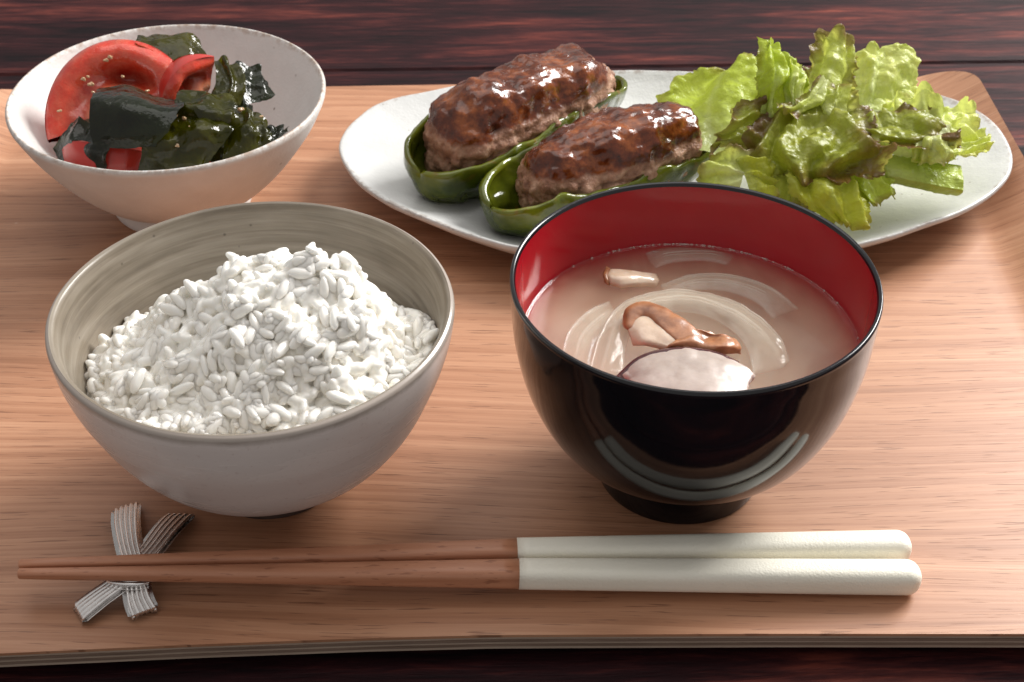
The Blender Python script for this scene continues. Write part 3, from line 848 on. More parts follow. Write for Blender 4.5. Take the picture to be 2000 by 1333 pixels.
sheet_solo('skin', [
    [(0.0309, -0.0546, 0.0535), (0.0379, -0.0485, 0.0560), (0.0480, -0.0453, 0.0568), (0.0586, -0.0458, 0.0564), (0.0670, -0.0494, 0.0548)],
    [(0.0318, -0.0562, 0.0540), (0.0382, -0.0509, 0.0567), (0.0481, -0.0477, 0.0575), (0.0583, -0.0482, 0.0571), (0.0665, -0.0513, 0.0553)],
    [(0.0327, -0.0571, 0.0536), (0.0387, -0.0520, 0.0562), (0.0485, -0.0484, 0.0569), (0.0582, -0.0489, 0.0565), (0.0659, -0.0521, 0.0550)]], 12, 50, M_shic, '', '', thick=0.0016, wr=0.0001, seed=12, parent=mu)
mu = thing('mushroom_piece', 'small pale mushroom stem chunk with tan end near the far wall', 'mushroom', (0.0338, -0.0017, 0.0530), 0, MG)
sheet_solo('flesh', [
    [(0.0308, -0.0064, 0.0540), (0.0350, -0.0082, 0.0545), (0.0409, -0.0061, 0.0538), (0.0469, -0.0042, 0.0525)],
    [(0.0302, -0.0038, 0.0558), (0.0352, -0.0049, 0.0562), (0.0411, -0.0032, 0.0550), (0.0479, -0.0017, 0.0530)],
    [(0.0314, 0.0012, 0.0556), (0.0355, 0.0012, 0.0556), (0.0414, 0.0010, 0.0545), (0.0474, 0.0022, 0.0525)]], 18, 24, M_gill, '', '', thick=0.003, wr=0.0002, seed=14, parent=mu)
sheet_solo('tan_end', [
    [(0.0292, -0.0052, 0.0540), (0.0304, -0.0069, 0.0540)], [(0.0289, -0.0026, 0.0556), (0.0303, -0.0046, 0.0560)], [(0.0305, 0.0029, 0.0552), (0.0317, 0.0012, 0.0556)]], 14, 6, M_cap, '', '', thick=0.0016, seed=15, parent=mu)

# ---------------------------------------------------------------- salad bowl
LB = np.array([-0.1360, 0.1316, 0.0])
lb = thing('salad_bowl', 'off white speckled stoneware bowl of tomato and seaweed salad', 'bowl', LB.tolist())
M_white = mat_white_ceramic('offwhite_stoneware', (0.63, 0.615, 0.59), (0.71, 0.70, 0.675), 0.48, sc=190, rim_z=0.0505, bumpy=0.35)
v, f = lathe([(0.0245, 0.0066), (0.0287, 0.0076), (0.0362, 0.0123), (0.0462, 0.0226), (0.0560, 0.0365), (0.0610, 0.0459), (0.0622, 0.0490), (0.0615, 0.0505), (0.0603, 0.0498), (0.0581, 0.0457), (0.0530, 0.0373), (0.0436, 0.0256), (0.0340, 0.0160), (0.0266, 0.0122), (0.0157, 0.0107), (0.0, 0.0103)], 128, 0.009, 21)
part('bowl_wall', v, f, M_white, lb, world=False)
v, f = lathe([(0.0, 0.004), (0.0225, 0.004), (0.0250, 0.0), (0.0275, 0.0), (0.0284, 0.0028), (0.0276, 0.0086)], 96, 0.006, 22)
part('foot_ring', v, f, M_white, lb, world=False)

M_skin, M_flesh = mat_tomato_skin(), mat_tomato_flesh()
def tomato(label, center, axis, facedir, R=0.0296, ang=80, squash=0.88, seed=0):
    """wedge: 'axis' runs stem to base along the cut, 'facedir' is the normal of the first cut face"""
    a = Vector(axis).normalized()
    n = Vector(facedir)
    n = (n - a * n.dot(a)).normalized()
    d1 = n.cross(a)
    if d1.z < 0:
        d1 = -d1
    t = thing('tomato_wedge', label, 'tomato', Vector(center), 0, 'tomato wedges in the salad bowl')
    al = math.radians(ang)
    A, D, Nn = np.array(a), np.array(d1), np.array(n)
    c0 = np.array(center, float)
    def pos(r, th, ph):
        rad = r * R * np.sin(th) * (1 + 0.03 * np.cos(5 * ph + seed))
        x = r * R * squash * np.cos(th)
        u = rad * np.cos(ph)
        w = -rad * np.sin(ph)
        return A * x[..., None] + D * u[..., None] + Nn * w[..., None]
    th = np.linspace(0.05, PI - 0.05, 50)
    ph = np.linspace(0.11, al - 0.11, 26)
    T, Ph = np.meshgrid(th, ph, indexing='ij')
    g = pos(np.ones_like(T), T, Ph)
    part('skin', g.reshape(-1, 3) + c0, grid_faces(50, 26), M_skin, t)
    for k, p0 in enumerate((0.0, al)):
        r = np.linspace(0, 1, 34)
        T, Rr = np.meshgrid(np.linspace(0.05, PI - 0.05, 50), r, indexing='ij')
        q = Rr
        gg = pos(q, T, np.full_like(T, p0))
        depth = np.exp(-((q - 0.56) / 0.115) ** 2) * np.clip(np.sin(T) * 1.5 - 0.45, 0, 1)
        depth = depth * (0.75 + 0.5 * vnoise(gg * 90, seed + 5)) * R * (0.34 + 0.22 * np.cos(T))
        depth = depth + R * 0.112 * np.clip((q - 0.80) / 0.20, 0, 1) ** 2.2 * np.sin(T) ** 0.7
        inward = -Nn if k == 0 else (Nn * math.cos(al) + D * math.sin(al))
        bulge = (0.0006 * np.exp(-((q - 0.84) / 0.11) ** 2) + 0.0016 * np.exp(-(q / 0.34) ** 2) * (1 + fbm(gg * 150, 2, seed=seed + 1)) + 0.0006 * fbm(gg * 160, 2, seed=seed)) * (q < 0.985)
        gg = gg + inward * (depth - bulge)[..., None]
        part('cut_face', gg.reshape(-1, 3) + c0, grid_faces(50, 34, flip=(k == 1)), M_flesh, t, attrs={'radial': q.ravel()})
    return t
tomato('large tomato wedge arching at the far left of the salad, cut side up', (-0.1533, 0.1232, 0.0429), (0.88, 0.22, 0.22), (0.52, -0.52, 0.70), R=0.0324, ang=75, squash=0.93)
tomato('tomato wedge lying under the flat dark seaweed at the front', (-0.1541, 0.1101, 0.0355), (0.85, 0.12, -0.25), (-0.2, 0.6, 0.75), R=0.0234, ang=80, seed=3)
tomato('small tomato piece showing a red skin patch at the near right of the salad', (-0.1178, 0.1034, 0.0325), (0.9, -0.2, 0.1), (0.0, 0.7, 0.7), R=0.0130, ang=85, seed=5)
tomato('bright orange red tomato corner standing behind the seaweed', (-0.1213, 0.1347, 0.0465), (0.30, 0.22, 0.93), (0.75, -0.65, 0.15), R=0.0192, ang=60, seed=7)

M_weed = mat_seaweed('dark_seaweed', (0.003, 0.005, 0.003), (0.012, 0.017, 0.006), 0.12, 0.14, 0.0, 0.4)
M_weedo = mat_seaweed('olive_seaweed', (0.010, 0.013, 0.001), (0.060, 0.058, 0.003), 0.30)
WG = 'wakame seaweed pieces in the salad'
def weed(label, rows, m=None, nv=84, nu=84, wr=0.0008, ws=130, seed=0, thick=0.0007, ragged=0.0005, fr=0.0012, fold=0.0012, folds=1.8):
    nv, nu, wr, ws = max(nv, 84), max(nu, 84), wr * 0.6, ws * 0.75
    a = np.asarray(rows, float)
    c = a.mean((0, 1))
    rows = c + (a - c) * 1.10
    return sheet_solo('seaweed_piece', rows, nv, nu, m or M_weed, label, 'seaweed', WG, thick, wr=wr, ws=ws, fr=fr, fs=40, ragged=ragged, seed=seed, base_open=False, fold=fold, folds=folds)
weed('broad flat blackish seaweed sheet draped over the front tomato', [
    [(-0.1543, 0.0877, 0.0522), (-0.1466, 0.0861, 0.0518), (-0.1370, 0.0856, 0.0526), (-0.1323, 0.0861, 0.0527)],
    [(-0.1548, 0.0908, 0.0580), (-0.1450, 0.0877, 0.0587), (-0.1347, 0.0877, 0.0582), (-0.1273, 0.0887, 0.0585)],
    [(-0.1547, 0.0981, 0.0637), (-0.1445, 0.0950, 0.0653), (-0.1335, 0.0950, 0.0632), (-0.1244, 0.0960, 0.0616)],
    [(-0.1554, 0.1117, 0.0612), (-0.1480, 0.1138, 0.0614), (-0.1373, 0.1117, 0.0591), (-0.1250, 0.1075, 0.0583)]], wr=0.0009, fold=0.0005, ws=75, seed=1, fr=0.0006, ragged=0.0007)
weed('crumpled glossy olive seaweed hanging to the near rim', [
    [(-0.1379, 0.0825, 0.0422), (-0.1292, 0.0814, 0.0417), (-0.1198, 0.0825, 0.0422), (-0.1158, 0.0846, 0.0436)],
    [(-0.1353, 0.0866, 0.0485), (-0.1277, 0.0846, 0.0497), (-0.1166, 0.0856, 0.0495), (-0.1104, 0.0887, 0.0495)],
    [(-0.1335, 0.0940, 0.0552), (-0.1241, 0.0898, 0.0558), (-0.1136, 0.0898, 0.0564), (-0.1050, 0.0940, 0.0541)],
    [(-0.1320, 0.1034, 0.0576), (-0.1231, 0.1013, 0.0566), (-0.1137, 0.1023, 0.0561), (-0.1057, 0.1044, 0.0534)]], m=M_weedo, nv=60, nu=60, wr=0.0024, ws=120, seed=4)
weed('olive seaweed fold catching the light in the middle of the salad', [
    [(-0.1258, 0.0992, 0.0556), (-0.1180, 0.0971, 0.0539), (-0.1093, 0.0960, 0.0523), (-0.1035, 0.0992, 0.0534)],
    [(-0.1258, 0.1034, 0.0598), (-0.1167, 0.1002, 0.0600), (-0.1089, 0.0992, 0.0599), (-0.1034, 0.1013, 0.0572)],
    [(-0.1263, 0.1117, 0.0582), (-0.1180, 0.1128, 0.0589), (-0.1114, 0.1138, 0.0580), (-0.1065, 0.1117, 0.0560)]], m=M_weedo, nv=44, nu=44, wr=0.0016, ws=130, seed=6)
weed('curved olive seaweed strip behind the large tomato along the far wall', [
    [(-0.1483, 0.1451, 0.0626), (-0.1401, 0.1430, 0.0603), (-0.1333, 0.1409, 0.0546), (-0.1270, 0.1368, 0.0511)],
    [(-0.1493, 0.1545, 0.0609), (-0.1408, 0.1535, 0.0618), (-0.1305, 0.1514, 0.0595), (-0.1254, 0.1451, 0.0536)],
    [(-0.1479, 0.1618, 0.0597), (-0.1386, 0.1629, 0.0605), (-0.1281, 0.1608, 0.0583), (-0.1239, 0.1514, 0.0543)]], m=M_weedo, seed=8, wr=0.0010)
weed('black seaweed frond pointing right inside the far wall', [
    [(-0.1137, 0.1221, 0.0498), (-0.1067, 0.1221, 0.0496), (-0.0993, 0.1263, 0.0496), (-0.0945, 0.1305, 0.0492)],
    [(-0.1141, 0.1305, 0.0543), (-0.1072, 0.1295, 0.0549), (-0.1008, 0.1326, 0.0533), (-0.0969, 0.1347, 0.0506)],
    [(-0.1117, 0.1409, 0.0569), (-0.1066, 0.1409, 0.0573), (-0.1018, 0.1420, 0.0559), (-0.1004, 0.1409, 0.0524)]], seed=10, wr=0.0022, ragged=0.001)
weed('dark olive seaweed twist beside the orange tomato corner', [
    [(-0.1154, 0.1180, 0.0553), (-0.1098, 0.1138, 0.0553), (-0.1049, 0.1169, 0.0537)],
    [(-0.1142, 0.1263, 0.0598), (-0.1082, 0.1221, 0.0598), (-0.1032, 0.1253, 0.0586)],
    [(-0.1166, 0.1368, 0.0616), (-0.1124, 0.1357, 0.0621), (-0.1082, 0.1347, 0.0589)]], m=M_weedo, seed=12, wr=0.0015)
weed('dark seaweed clump at the near left under the tomato', [
    [(-0.1742, 0.1034, 0.0411), (-0.1674, 0.0950, 0.0370), (-0.1527, 0.0866, 0.0386)],
    [(-0.1695, 0.1034, 0.0474), (-0.1615, 0.0940, 0.0476), (-0.1505, 0.0877, 0.0479)],
    [(-0.1663, 0.1096, 0.0497), (-0.1587, 0.1013, 0.0512), (-0.1506, 0.0950, 0.0507)]], seed=14, wr=0.0007)
weed('crinkled green seaweed at the right between bowl wall and centre', [
    [(-0.1070, 0.0887, 0.0462), (-0.1004, 0.0898, 0.0467), (-0.0922, 0.0940, 0.0482)],
    [(-0.1067, 0.0971, 0.0517), (-0.0987, 0.0960, 0.0530), (-0.0910, 0.0981, 0.0503)],
    [(-0.1061, 0.1075, 0.0539), (-0.0992, 0.1075, 0.0543), (-0.0934, 0.1054, 0.0511)]], m=M_weedo, nv=50, nu=50, seed=16, wr=0.0022)
weed('small black seaweed scrap touching the right bowl wall', [
    [(-0.0953, 0.0940, 0.0465), (-0.0888, 0.0971, 0.0480), (-0.0850, 0.1013, 0.0485)],
    [(-0.0932, 0.1023, 0.0495), (-0.0895, 0.1044, 0.0499), (-0.0861, 0.1065, 0.0474)]], seed=18, wr=0.0010)
weed('dark seaweed sheet lying low in the middle of the bowl', [
    [(-0.1641, 0.0908, 0.0395), (-0.1365, 0.0866, 0.0375), (-0.1155, 0.0877, 0.0380), (-0.1003, 0.0929, 0.0427)],
    [(-0.1683, 0.1117, 0.0432), (-0.1395, 0.1054, 0.0422), (-0.1177, 0.1054, 0.0433), (-0.1006, 0.1096, 0.0443)],
    [(-0.1515, 0.1347, 0.0408), (-0.1366, 0.1326, 0.0419), (-0.1182, 0.1326, 0.0426), (-0.1062, 0.1347, 0.0431)]], seed=20, wr=0.0034, nv=70, nu=70)
# minced garlic bits of the dressing
bits = bmesh.new()
for px_, loc in enumerate([(-0.1588, 0.1347, 0.0626), (-0.1657, 0.1242, 0.0598), (-0.1641, 0.1253, 0.0603), (-0.1609, 0.1180, 0.0575), (-0.1406, 0.1201, 0.0569), (-0.1740, 0.1138, 0.0516), (-0.1625, 0.1221, 0.0587), (-0.1261, 0.0992, 0.0577), (-0.1223, 0.0971, 0.0574), (-0.1192, 0.0919, 0.0563), (-0.1021, 0.1034, 0.0578), (-0.0949, 0.1044, 0.0543), (-0.1362, 0.0929, 0.0547), (-0.1240, 0.0866, 0.0518), (-0.1573, 0.1357, 0.0634), (-0.1509, 0.1263, 0.0598)]):
    r = bmesh.ops.create_icosphere(bits, subdivisions=2, radius=0.0008 * (0.6 + 0.6 * rng.random()))
    for w_ in r['verts']:
        w_.co = Vector(loc) + Vector((w_.co.x * 1.3, w_.co.y, w_.co.z * 0.8)) * (1 + 0.25 * math.sin(w_.co.x * 4000 + w_.co.y * 3100 + px_))
me = bpy.data.meshes.new('dressing_bits')
bits.to_mesh(me)
bits.free()
me.materials.append(mat_food('garlic_bits', (0.36, 0.22, 0.11), (0.52, 0.36, 0.21), 0.3))
tag(link('dressing_bits', me), 'tan minced garlic bits scattered over the tomato salad', 'dressing', kind='stuff')

# ---------------------------------------------------------------- oval plate
OUT = [(-0.0716, 0.1440), (-0.0709, 0.1591), (-0.0659, 0.1726), (-0.0580, 0.1842), (-0.0400, 0.1945), (-0.0150, 0.2050), (0.0150, 0.2105), (0.0450, 0.2133), (0.0671, 0.2149), (0.0923, 0.2133), (0.1300, 0.2090), (0.1660, 0.1990),
       (0.1890, 0.1890), (0.2006, 0.1775), (0.2064, 0.1620), (0.2062, 0.1398), (0.1980, 0.1193), (0.1799, 0.0999), (0.1567, 0.0851), (0.1351, 0.0744), (0.1100, 0.0665), (0.0800, 0.0630), (0.0500, 0.0632), (0.0250, 0.0655), (0.0019, 0.0705), (-0.0077, 0.0744), (-0.0234, 0.0833), (-0.0397, 0.0943), (-0.0524, 0.1056), (-0.0638, 0.1213)]
o_ = np.array(OUT + OUT[:3], float)
o_ = np.concatenate([[OUT[-2]], [OUT[-1]], o_])
ring = cr1(o_, (len(o_) - 1) * 8 + 1)[16:16 + len(OUT) * 8]
PC = np.array([0.0670, 0.1390])
PLv = []
prof = [(0.0, 0.0052), (0.30, 0.0053), (0.55, 0.0060), (0.70, 0.0074), (0.82, 0.0102), (0.92, 0.0142), (0.975, 0.0172), (0.993, 0.0180), (1.0, 0.0172), (0.992, 0.0152), (0.93, 0.0105), (0.82, 0.0052), (0.70, 0.0018), (0.62, 0.0005), (0.0, 0.0005)]
pr = cr1(np.array(prof), (len(prof) - 1) * 4 + 1)
nrg = len(ring)
d_ = ring - PC
g = np.zeros((len(pr), nrg, 3))
for i, (s, z) in enumerate(pr):
    s = max(s, 0)
    g[i, :, :2] = PC + d_ * s
    g[i, :, 2] = z
pn = np.stack([g[..., 0] * 28, g[..., 1] * 28, g[..., 2] * 20], -1)
fade = np.clip(np.linalg.norm(g[..., :2] - PC, axis=-1) / 0.06, 0, 1)
g[..., 2] += 0.0007 * fbm(pn, 2, seed=31) * (g[..., 2] > 0.004) * fade
g[..., 2] += 0.0012 * vnoise(pn * 0.6, 33) * np.clip(g[..., 2] / 0.018, 0, 1) ** 2
M_plate = mat_white_ceramic('white_glaze', (0.52, 0.525, 0.515), (0.61, 0.612, 0.60), 0.28, speck=(0.20, 0.17, 0.14), sc=260, rim_z=0.0180, rim_col=(0.30, 0.255, 0.22), bumpy=0.45, pick=0.90)  # rim colour strengthened to paint the shading line along the plate edge
pl = np.array([PC[0], PC[1], 0])
solo_v = g.reshape(-1, 3)
o = link('oval_plate', mesh('oval_plate', solo_v - pl, grid_faces(len(pr), nrg, wrap_u=True, flip=True), M_plate), None, pl.tolist())
tag(o, 'white oval handmade plate with uneven brownish rim, shade painted along its edge, at the back of the tray', 'plate')

# ---------------------------------------------------------------- stuffed peppers
M_pep, M_meat = mat_pepper(), mat_meat()
def ico(sub):
    b = bmesh.new()
    bmesh.ops.create_icosphere(b, subdivisions=sub, radius=1)
    v = np.array([w.co[:] for w in b.verts])
    f = np.array([[w.index for w in q.verts] for q in b.faces])
    b.free()
    return v, f
ICO = ico(6)
def stuffed(label, p0, p1, wid, dep, axis_z, roll, top, seed, flen=0.82, shift=0.0, tilt=0.0, mw=0.96):
    p0, p1 = Vector(p0), Vector(p1)
    p0.z = p1.z = 0
    c = (p0 + p1) / 2
    d = p1 - p0
    L = d.length / 2
    t = thing('stuffed_pepper', label, 'stuffed pepper', (c.x, c.y, 0.0055), 0, 'stuffed peppers on the oval plate')
    M = Matrix.Translation((0, 0, axis_z - 0.0055)) @ Matrix.Rotation(math.atan2(d.y, d.x), 4, 'Z') @ Matrix.Rotation(tilt, 4, 'Y') @ Matrix.Rotation(roll, 4, 'X')
    Mn = np.array(M)
    xf = lambda a: a @ Mn[:3, :3].T + Mn[:3, 3]
    # shell
    nphi, nth = 90, 40
    phi = np.linspace(-PI / 2 + 0.004, PI / 2 - 0.004, nphi)
    th = np.linspace(-1, 1, nth)
    Ph, Th = np.meshgrid(phi, th, indexing='ij')
    sx = np.sin(Ph)
    ext = 1.92 + 0.11 * fbm(np.stack([sx * 3.4, 0 * sx + seed, (Th > 0) * 4.0], -1), 3, 0.5, seed)
    A = Th * ext
    cx = np.abs(np.cos(Ph)) ** 0.62
    cx = cx * (1 - 0.10 * sx) 
    lob = 1 + 0.055 * np.cos(A * 3.2 + 0.6) - 0.05 * np.exp(-((A - 0.75) / 0.16) ** 2) - 0.05 * np.exp(-((A + 0.6) / 0.16) ** 2) + 0.06 * vnoise(np.stack([sx * 2.5, A, 0 * A + seed], -1), seed + 1) + 0.05 * fbm(np.stack([sx * 9, A * 3, 0 * A + seed], -1), 2, 0.5, seed + 2)
    def shell(off):
        x = (L - off) * sx
        y = np.maximum(wid * cx * lob - off, 0.0002 if np.ndim(off) else 0.0) * np.sin(A)
        z = -np.maximum(dep * cx * lob - off, 0.0002 if np.ndim(off) else 0.0) * np.cos(A)
        return np.stack([x, y, z], -1)
    go, gi = shell(0.0), shell(0.0023 * (1 + 0.45 * vnoise(np.stack([sx * 5, A * 2, 0 * A], -1), seed + 5)))
    rimc = (go[:, [0]] + gi[:, [0]]) / 2, (go[:, [-1]] + gi[:, [-1]]) / 2
    up = np.array([0, 0, 0.0013])
    loop = np.concatenate([rimc[0] + up, go, rimc[1] + up, gi[:, ::-1]], 1)
    rimw = np.abs(Th) ** 10
    ra = np.concatenate([np.ones((nphi, 1)), rimw, np.ones((nphi, 1)), np.ones((nphi, nth)) * 0.8], 1)
    nl = loop.shape[1]
    for e_ in (0, -1):
        loop[e_] = loop[e_].mean(0)
    # pucker the blossom end
    part('pepper_shell', xf(loop.reshape(-1, 3)), grid_faces(nphi, nl, wrap_u=True, flip=True), M_pep, t, attrs={'rim': ra.ravel()}, world=False)
    # filling
    v, f = ICO
    e = (np.abs(v[:, 0]) ** 3.0 + np.abs(v[:, 1]) ** 2.6 + np.abs(v[:, 2]) ** 3.2) ** (-1 / 2.6)
    q = v * e[:, None]
    q = q * np.array([L * flen, wid * mw, 1])
    q[:, 2] = np.where(v[:, 2] > 0, q[:, 2] * top, q[:, 2] * dep * 0.80)
    q[:, 1] *= 1 - 0.16 * np.clip(q[:, 2] / top, 0, 1)
    q[:, 1] *= 1 - 0.13 * np.clip(0.35 - q[:, 2] / top, 0, 1)
    q[:, 0] += shift
    nn = v / np.array([L, wid, top])
    nn = nn / np.linalg.norm(nn, axis=1, keepdims=True)
    topk = np.clip((q[:, 2] / top - 0.34) / 0.32, 0, 1)
    big = fbm(q * 75, 2, 0.5, seed + 3)
    lump = fbm(q * 260, 3, 0.6, seed + 6)
    ridge = np.abs(vnoise(q * 420, seed + 8))
    bil = np.sqrt(np.abs(vnoise(q * 210, seed + 21)) + 0.01) + 0.5 * np.sqrt(np.abs(vnoise(q * 430, seed + 22)) + 0.01)
    disp = (0.0005 + 0.0014 * topk) * big + (0.0006 + 0.0026 * topk) * vnoise(q * 42, seed + 31) + 0.0006 * lump + (0.0030 - 0.0026 * topk) * (bil - 0.7) - 0.0005 * (1 - topk) * ridge
    crust = vnoise(q * 330, seed + 12)
    disp = disp + topk * 0.0005 * np.clip(crust, 0, 1) ** 2 * 2
    q = q + nn * disp[:, None]
    gl = np.clip(topk * 1.0 + 0.25 * big - 0.10, 0, 1)
    part('meat_filling', xf(q), f, M_meat, t, attrs={'glaze': gl}, world=False)
    return t
stuffed('larger stuffed green pepper at the far left, its tall meat glazed dark brown', (-0.0370, 0.1123, 0.0170), (0.0450, 0.1956, 0.0220), 0.0212, 0.0215, 0.0245, 0.10, 0.0255, 3)
stuffed('nearer stuffed green pepper partly behind the soup bowl', (-0.0095, 0.0911, 0.0170), (0.0832, 0.1464, 0.0200), 0.0200, 0.0185, 0.0215, 0.06, 0.0215, 11, flen=0.74, shift=0.003, mw=0.91)

# ---------------------------------------------------------------- lettuce
LG = 'lettuce leaves heaped on the right of the plate'
G1 = mat_leaf('bright_leaf', (0.37, 0.455, 0.045), (0.52, 0.58, 0.25), (0.15, 0.05, 0.03), 0.14)
G2 = mat_leaf('pale_leaf', (0.56, 0.64, 0.20), (0.72, 0.77, 0.46), (0.16, 0.06, 0.04), 0.05)
G3 = mat_leaf('red_leaf', (0.245, 0.270, 0.030), (0.42, 0.44, 0.10), (0.12, 0.034, 0.022), 0.74, 0.40)
G4 = mat_leaf('olive_leaf', (0.43, 0.445, 0.035), (0.46, 0.50, 0.13), (0.20, 0.085, 0.02), 0.2)
G5 = mat_leaf('tipped_leaf', (0.50, 0.55, 0.13), (0.70, 0.73, 0.42), (0.14, 0.038, 0.03), 0.52)
def leaf(label, rows, m, nv=70, nu=60, fr=0.0055, fs=85, ragged=0.0017, blister=0.0014, seed=0, thick=0.0005, grow=1.09, vein=0.0005, wr=0.0018, fold=0.0022, folds=2.5):
    a = np.asarray(rows, float)
    c = a.mean((0, 1))
    rows = c + (a - c) * grow
    return sheet_solo('lettuce_leaf', rows, nv, nu, m, label, 'lettuce leaf', LG, thick, wr=wr, ws=80, fr=fr, fs=fs, ragged=ragged, blister=blister, vein=vein, seed=seed, attrs=True, fold=fold, folds=folds)
leaf('broad smooth yellow green leaf at the far left of the lettuce heap', [
    [(0.0658, 0.1300, 0.0295), (0.0818, 0.1250, 0.0288), (0.1023, 0.1250, 0.0288)],
    [(0.0602, 0.1500, 0.0302), (0.0805, 0.1450, 0.0329), (0.1037, 0.1400, 0.0345)],
    [(0.0707, 0.1650, 0.0342), (0.0869, 0.1600, 0.0391), (0.1054, 0.1520, 0.0444)],
    [(0.0870, 0.1720, 0.0417), (0.0967, 0.1680, 0.0468), (0.1069, 0.1600, 0.0507)]], G1, fr=0.0030, blister=0.0012, seed=1, ragged=0.0015, fold=0.003, folds=1.6)
leaf('upright narrow yellow green leaf with frilled top, left of centre', [
    [(0.0963, 0.1180, 0.0385), (0.1001, 0.1160, 0.0385), (0.1091, 0.1220, 0.0374)],
    [(0.0967, 0.1260, 0.0489), (0.1007, 0.1220, 0.0499), (0.1119, 0.1300, 0.0445)],
    [(0.0969, 0.1340, 0.0581), (0.1025, 0.1280, 0.0600), (0.1135, 0.1360, 0.0526)],
    [(0.0967, 0.1420, 0.0663), (0.1019, 0.1380, 0.0689), (0.1103, 0.1420, 0.0619)]], G1, seed=2, fr=0.004)
leaf('tall pale leaf with brown red tip at the top centre of the heap', [
    [(0.1149, 0.1360, 0.0401), (0.1197, 0.1340, 0.0400), (0.1287, 0.1380, 0.0390)],
    [(0.1197, 0.1460, 0.0475), (0.1247, 0.1400, 0.0494), (0.1350, 0.1440, 0.0462)],
    [(0.1239, 0.1540, 0.0548), (0.1301, 0.1480, 0.0574), (0.1385, 0.1500, 0.0546)],
    [(0.1258, 0.1600, 0.0587), (0.1324, 0.1570, 0.0629), (0.1384, 0.1560, 0.0573)]], G5, seed=3)
leaf('large blistered bright leaf standing at the back right', [
    [(0.1321, 0.1380, 0.0367), (0.1438, 0.1340, 0.0366), (0.1608, 0.1400, 0.0345)],
    [(0.1335, 0.1500, 0.0420), (0.1452, 0.1430, 0.0456), (0.1636, 0.1480, 0.0407)],
    [(0.1371, 0.1580, 0.0494), (0.1479, 0.1520, 0.0536), (0.1641, 0.1560, 0.0481)],
    [(0.1427, 0.1640, 0.0545), (0.1501, 0.1600, 0.0565), (0.1603, 0.1620, 0.0537)]], G2, seed=4, blister=0.0022, fr=0.004)
leaf('long bright leaf reaching to the right end of the plate', [
    [(0.1423, 0.1400, 0.0403), (0.1420, 0.1280, 0.0410), (0.1444, 0.1180, 0.0392)],
    [(0.1578, 0.1460, 0.0417), (0.1570, 0.1320, 0.0411), (0.1584, 0.1180, 0.0392)],
    [(0.1727, 0.1460, 0.0394), (0.1727, 0.1320, 0.0388), (0.1730, 0.1180, 0.0362)],
    [(0.1853, 0.1420, 0.0392), (0.1864, 0.1300, 0.0365), (0.1854, 0.1180, 0.0323)]], G2, seed=5, blister=0.0022, fr=0.004, nv=80)
leaf('dark purple and green crinkled leaf folded over at the right', [
    [(0.1334, 0.1280, 0.0444), (0.1353, 0.1160, 0.0442), (0.1381, 0.1080, 0.0419)],
    [(0.1456, 0.1280, 0.0444), (0.1453, 0.1120, 0.0452), (0.1483, 0.1060, 0.0396)],
    [(0.1584, 0.1260, 0.0439), (0.1577, 0.1100, 0.0452), (0.1597, 0.1060, 0.0396)],
    [(0.1709, 0.1220, 0.0420), (0.1714, 0.1120, 0.0426), (0.1720, 0.1080, 0.0396)]], G3, seed=6, blister=0.0026, fr=0.005)
leaf('small pale green leaf flap hanging below the purple leaf at the right', [
    [(0.1571, 0.1120, 0.0452), (0.1627, 0.1110, 0.0462), (0.1683, 0.1130, 0.0447)],
    [(0.1550, 0.1040, 0.0419), (0.1614, 0.1030, 0.0431), (0.1697, 0.1060, 0.0408)],
    [(0.1548, 0.1010, 0.0362), (0.1616, 0.1000, 0.0381), (0.1704, 0.1030, 0.0373)]], G2, nv=40, nu=40, seed=7, blister=0.002, fr=0.003)
leaf('big reddish brown leaf with frilled lower edge across the front of the heap', [
    [(0.1195, 0.1320, 0.0479), (0.1289, 0.1280, 0.0478), (0.1390, 0.1260, 0.0455)],
    [(0.1022, 0.1220, 0.0454), (0.1183, 0.1120, 0.0475), (0.1392, 0.1120, 0.0464)],
    [(0.0919, 0.1080, 0.0396), (0.1128, 0.0990, 0.0436), (0.1420, 0.1000, 0.0442)],
    [(0.0886, 0.1020, 0.0352), (0.1126, 0.0930, 0.0371), (0.1416, 0.0960, 0.0420)],
    [(0.0945, 0.0990, 0.0313), (0.1145, 0.0910, 0.0345), (0.1361, 0.0930, 0.0360)]], G3, nv=110, nu=110, seed=8, fr=0.0060, blister=0.0022, fold=0.0045, folds=3.6)
leaf('olive leaf with red edge left of the upright leaf', [
    [(0.0938, 0.1120, 0.0362), (0.0977, 0.1140, 0.0396), (0.1013, 0.1220, 0.0443)],
    [(0.0834, 0.1100, 0.0385), (0.0893, 0.1140, 0.0441), (0.0980, 0.1240, 0.0499)],
    [(0.0778, 0.1080, 0.0362), (0.0821, 0.1140, 0.0464), (0.0899, 0.1240, 0.0510)]], G3, seed=9, nv=50, nu=50, fr=0.004)
leaf('dull pale green leaf low at the left beside the pepper', [
    [(0.0945, 0.1040, 0.0385), (0.0880, 0.0960, 0.0342), (0.0858, 0.0900, 0.0287)],
    [(0.0845, 0.1040, 0.0397), (0.0791, 0.0960, 0.0353), (0.0770, 0.0900, 0.0287)],
    [(0.0776, 0.1020, 0.0374), (0.0724, 0.0960, 0.0330), (0.0704, 0.0910, 0.0270)]], G5, seed=10, nv=50, nu=50, fr=0.003)
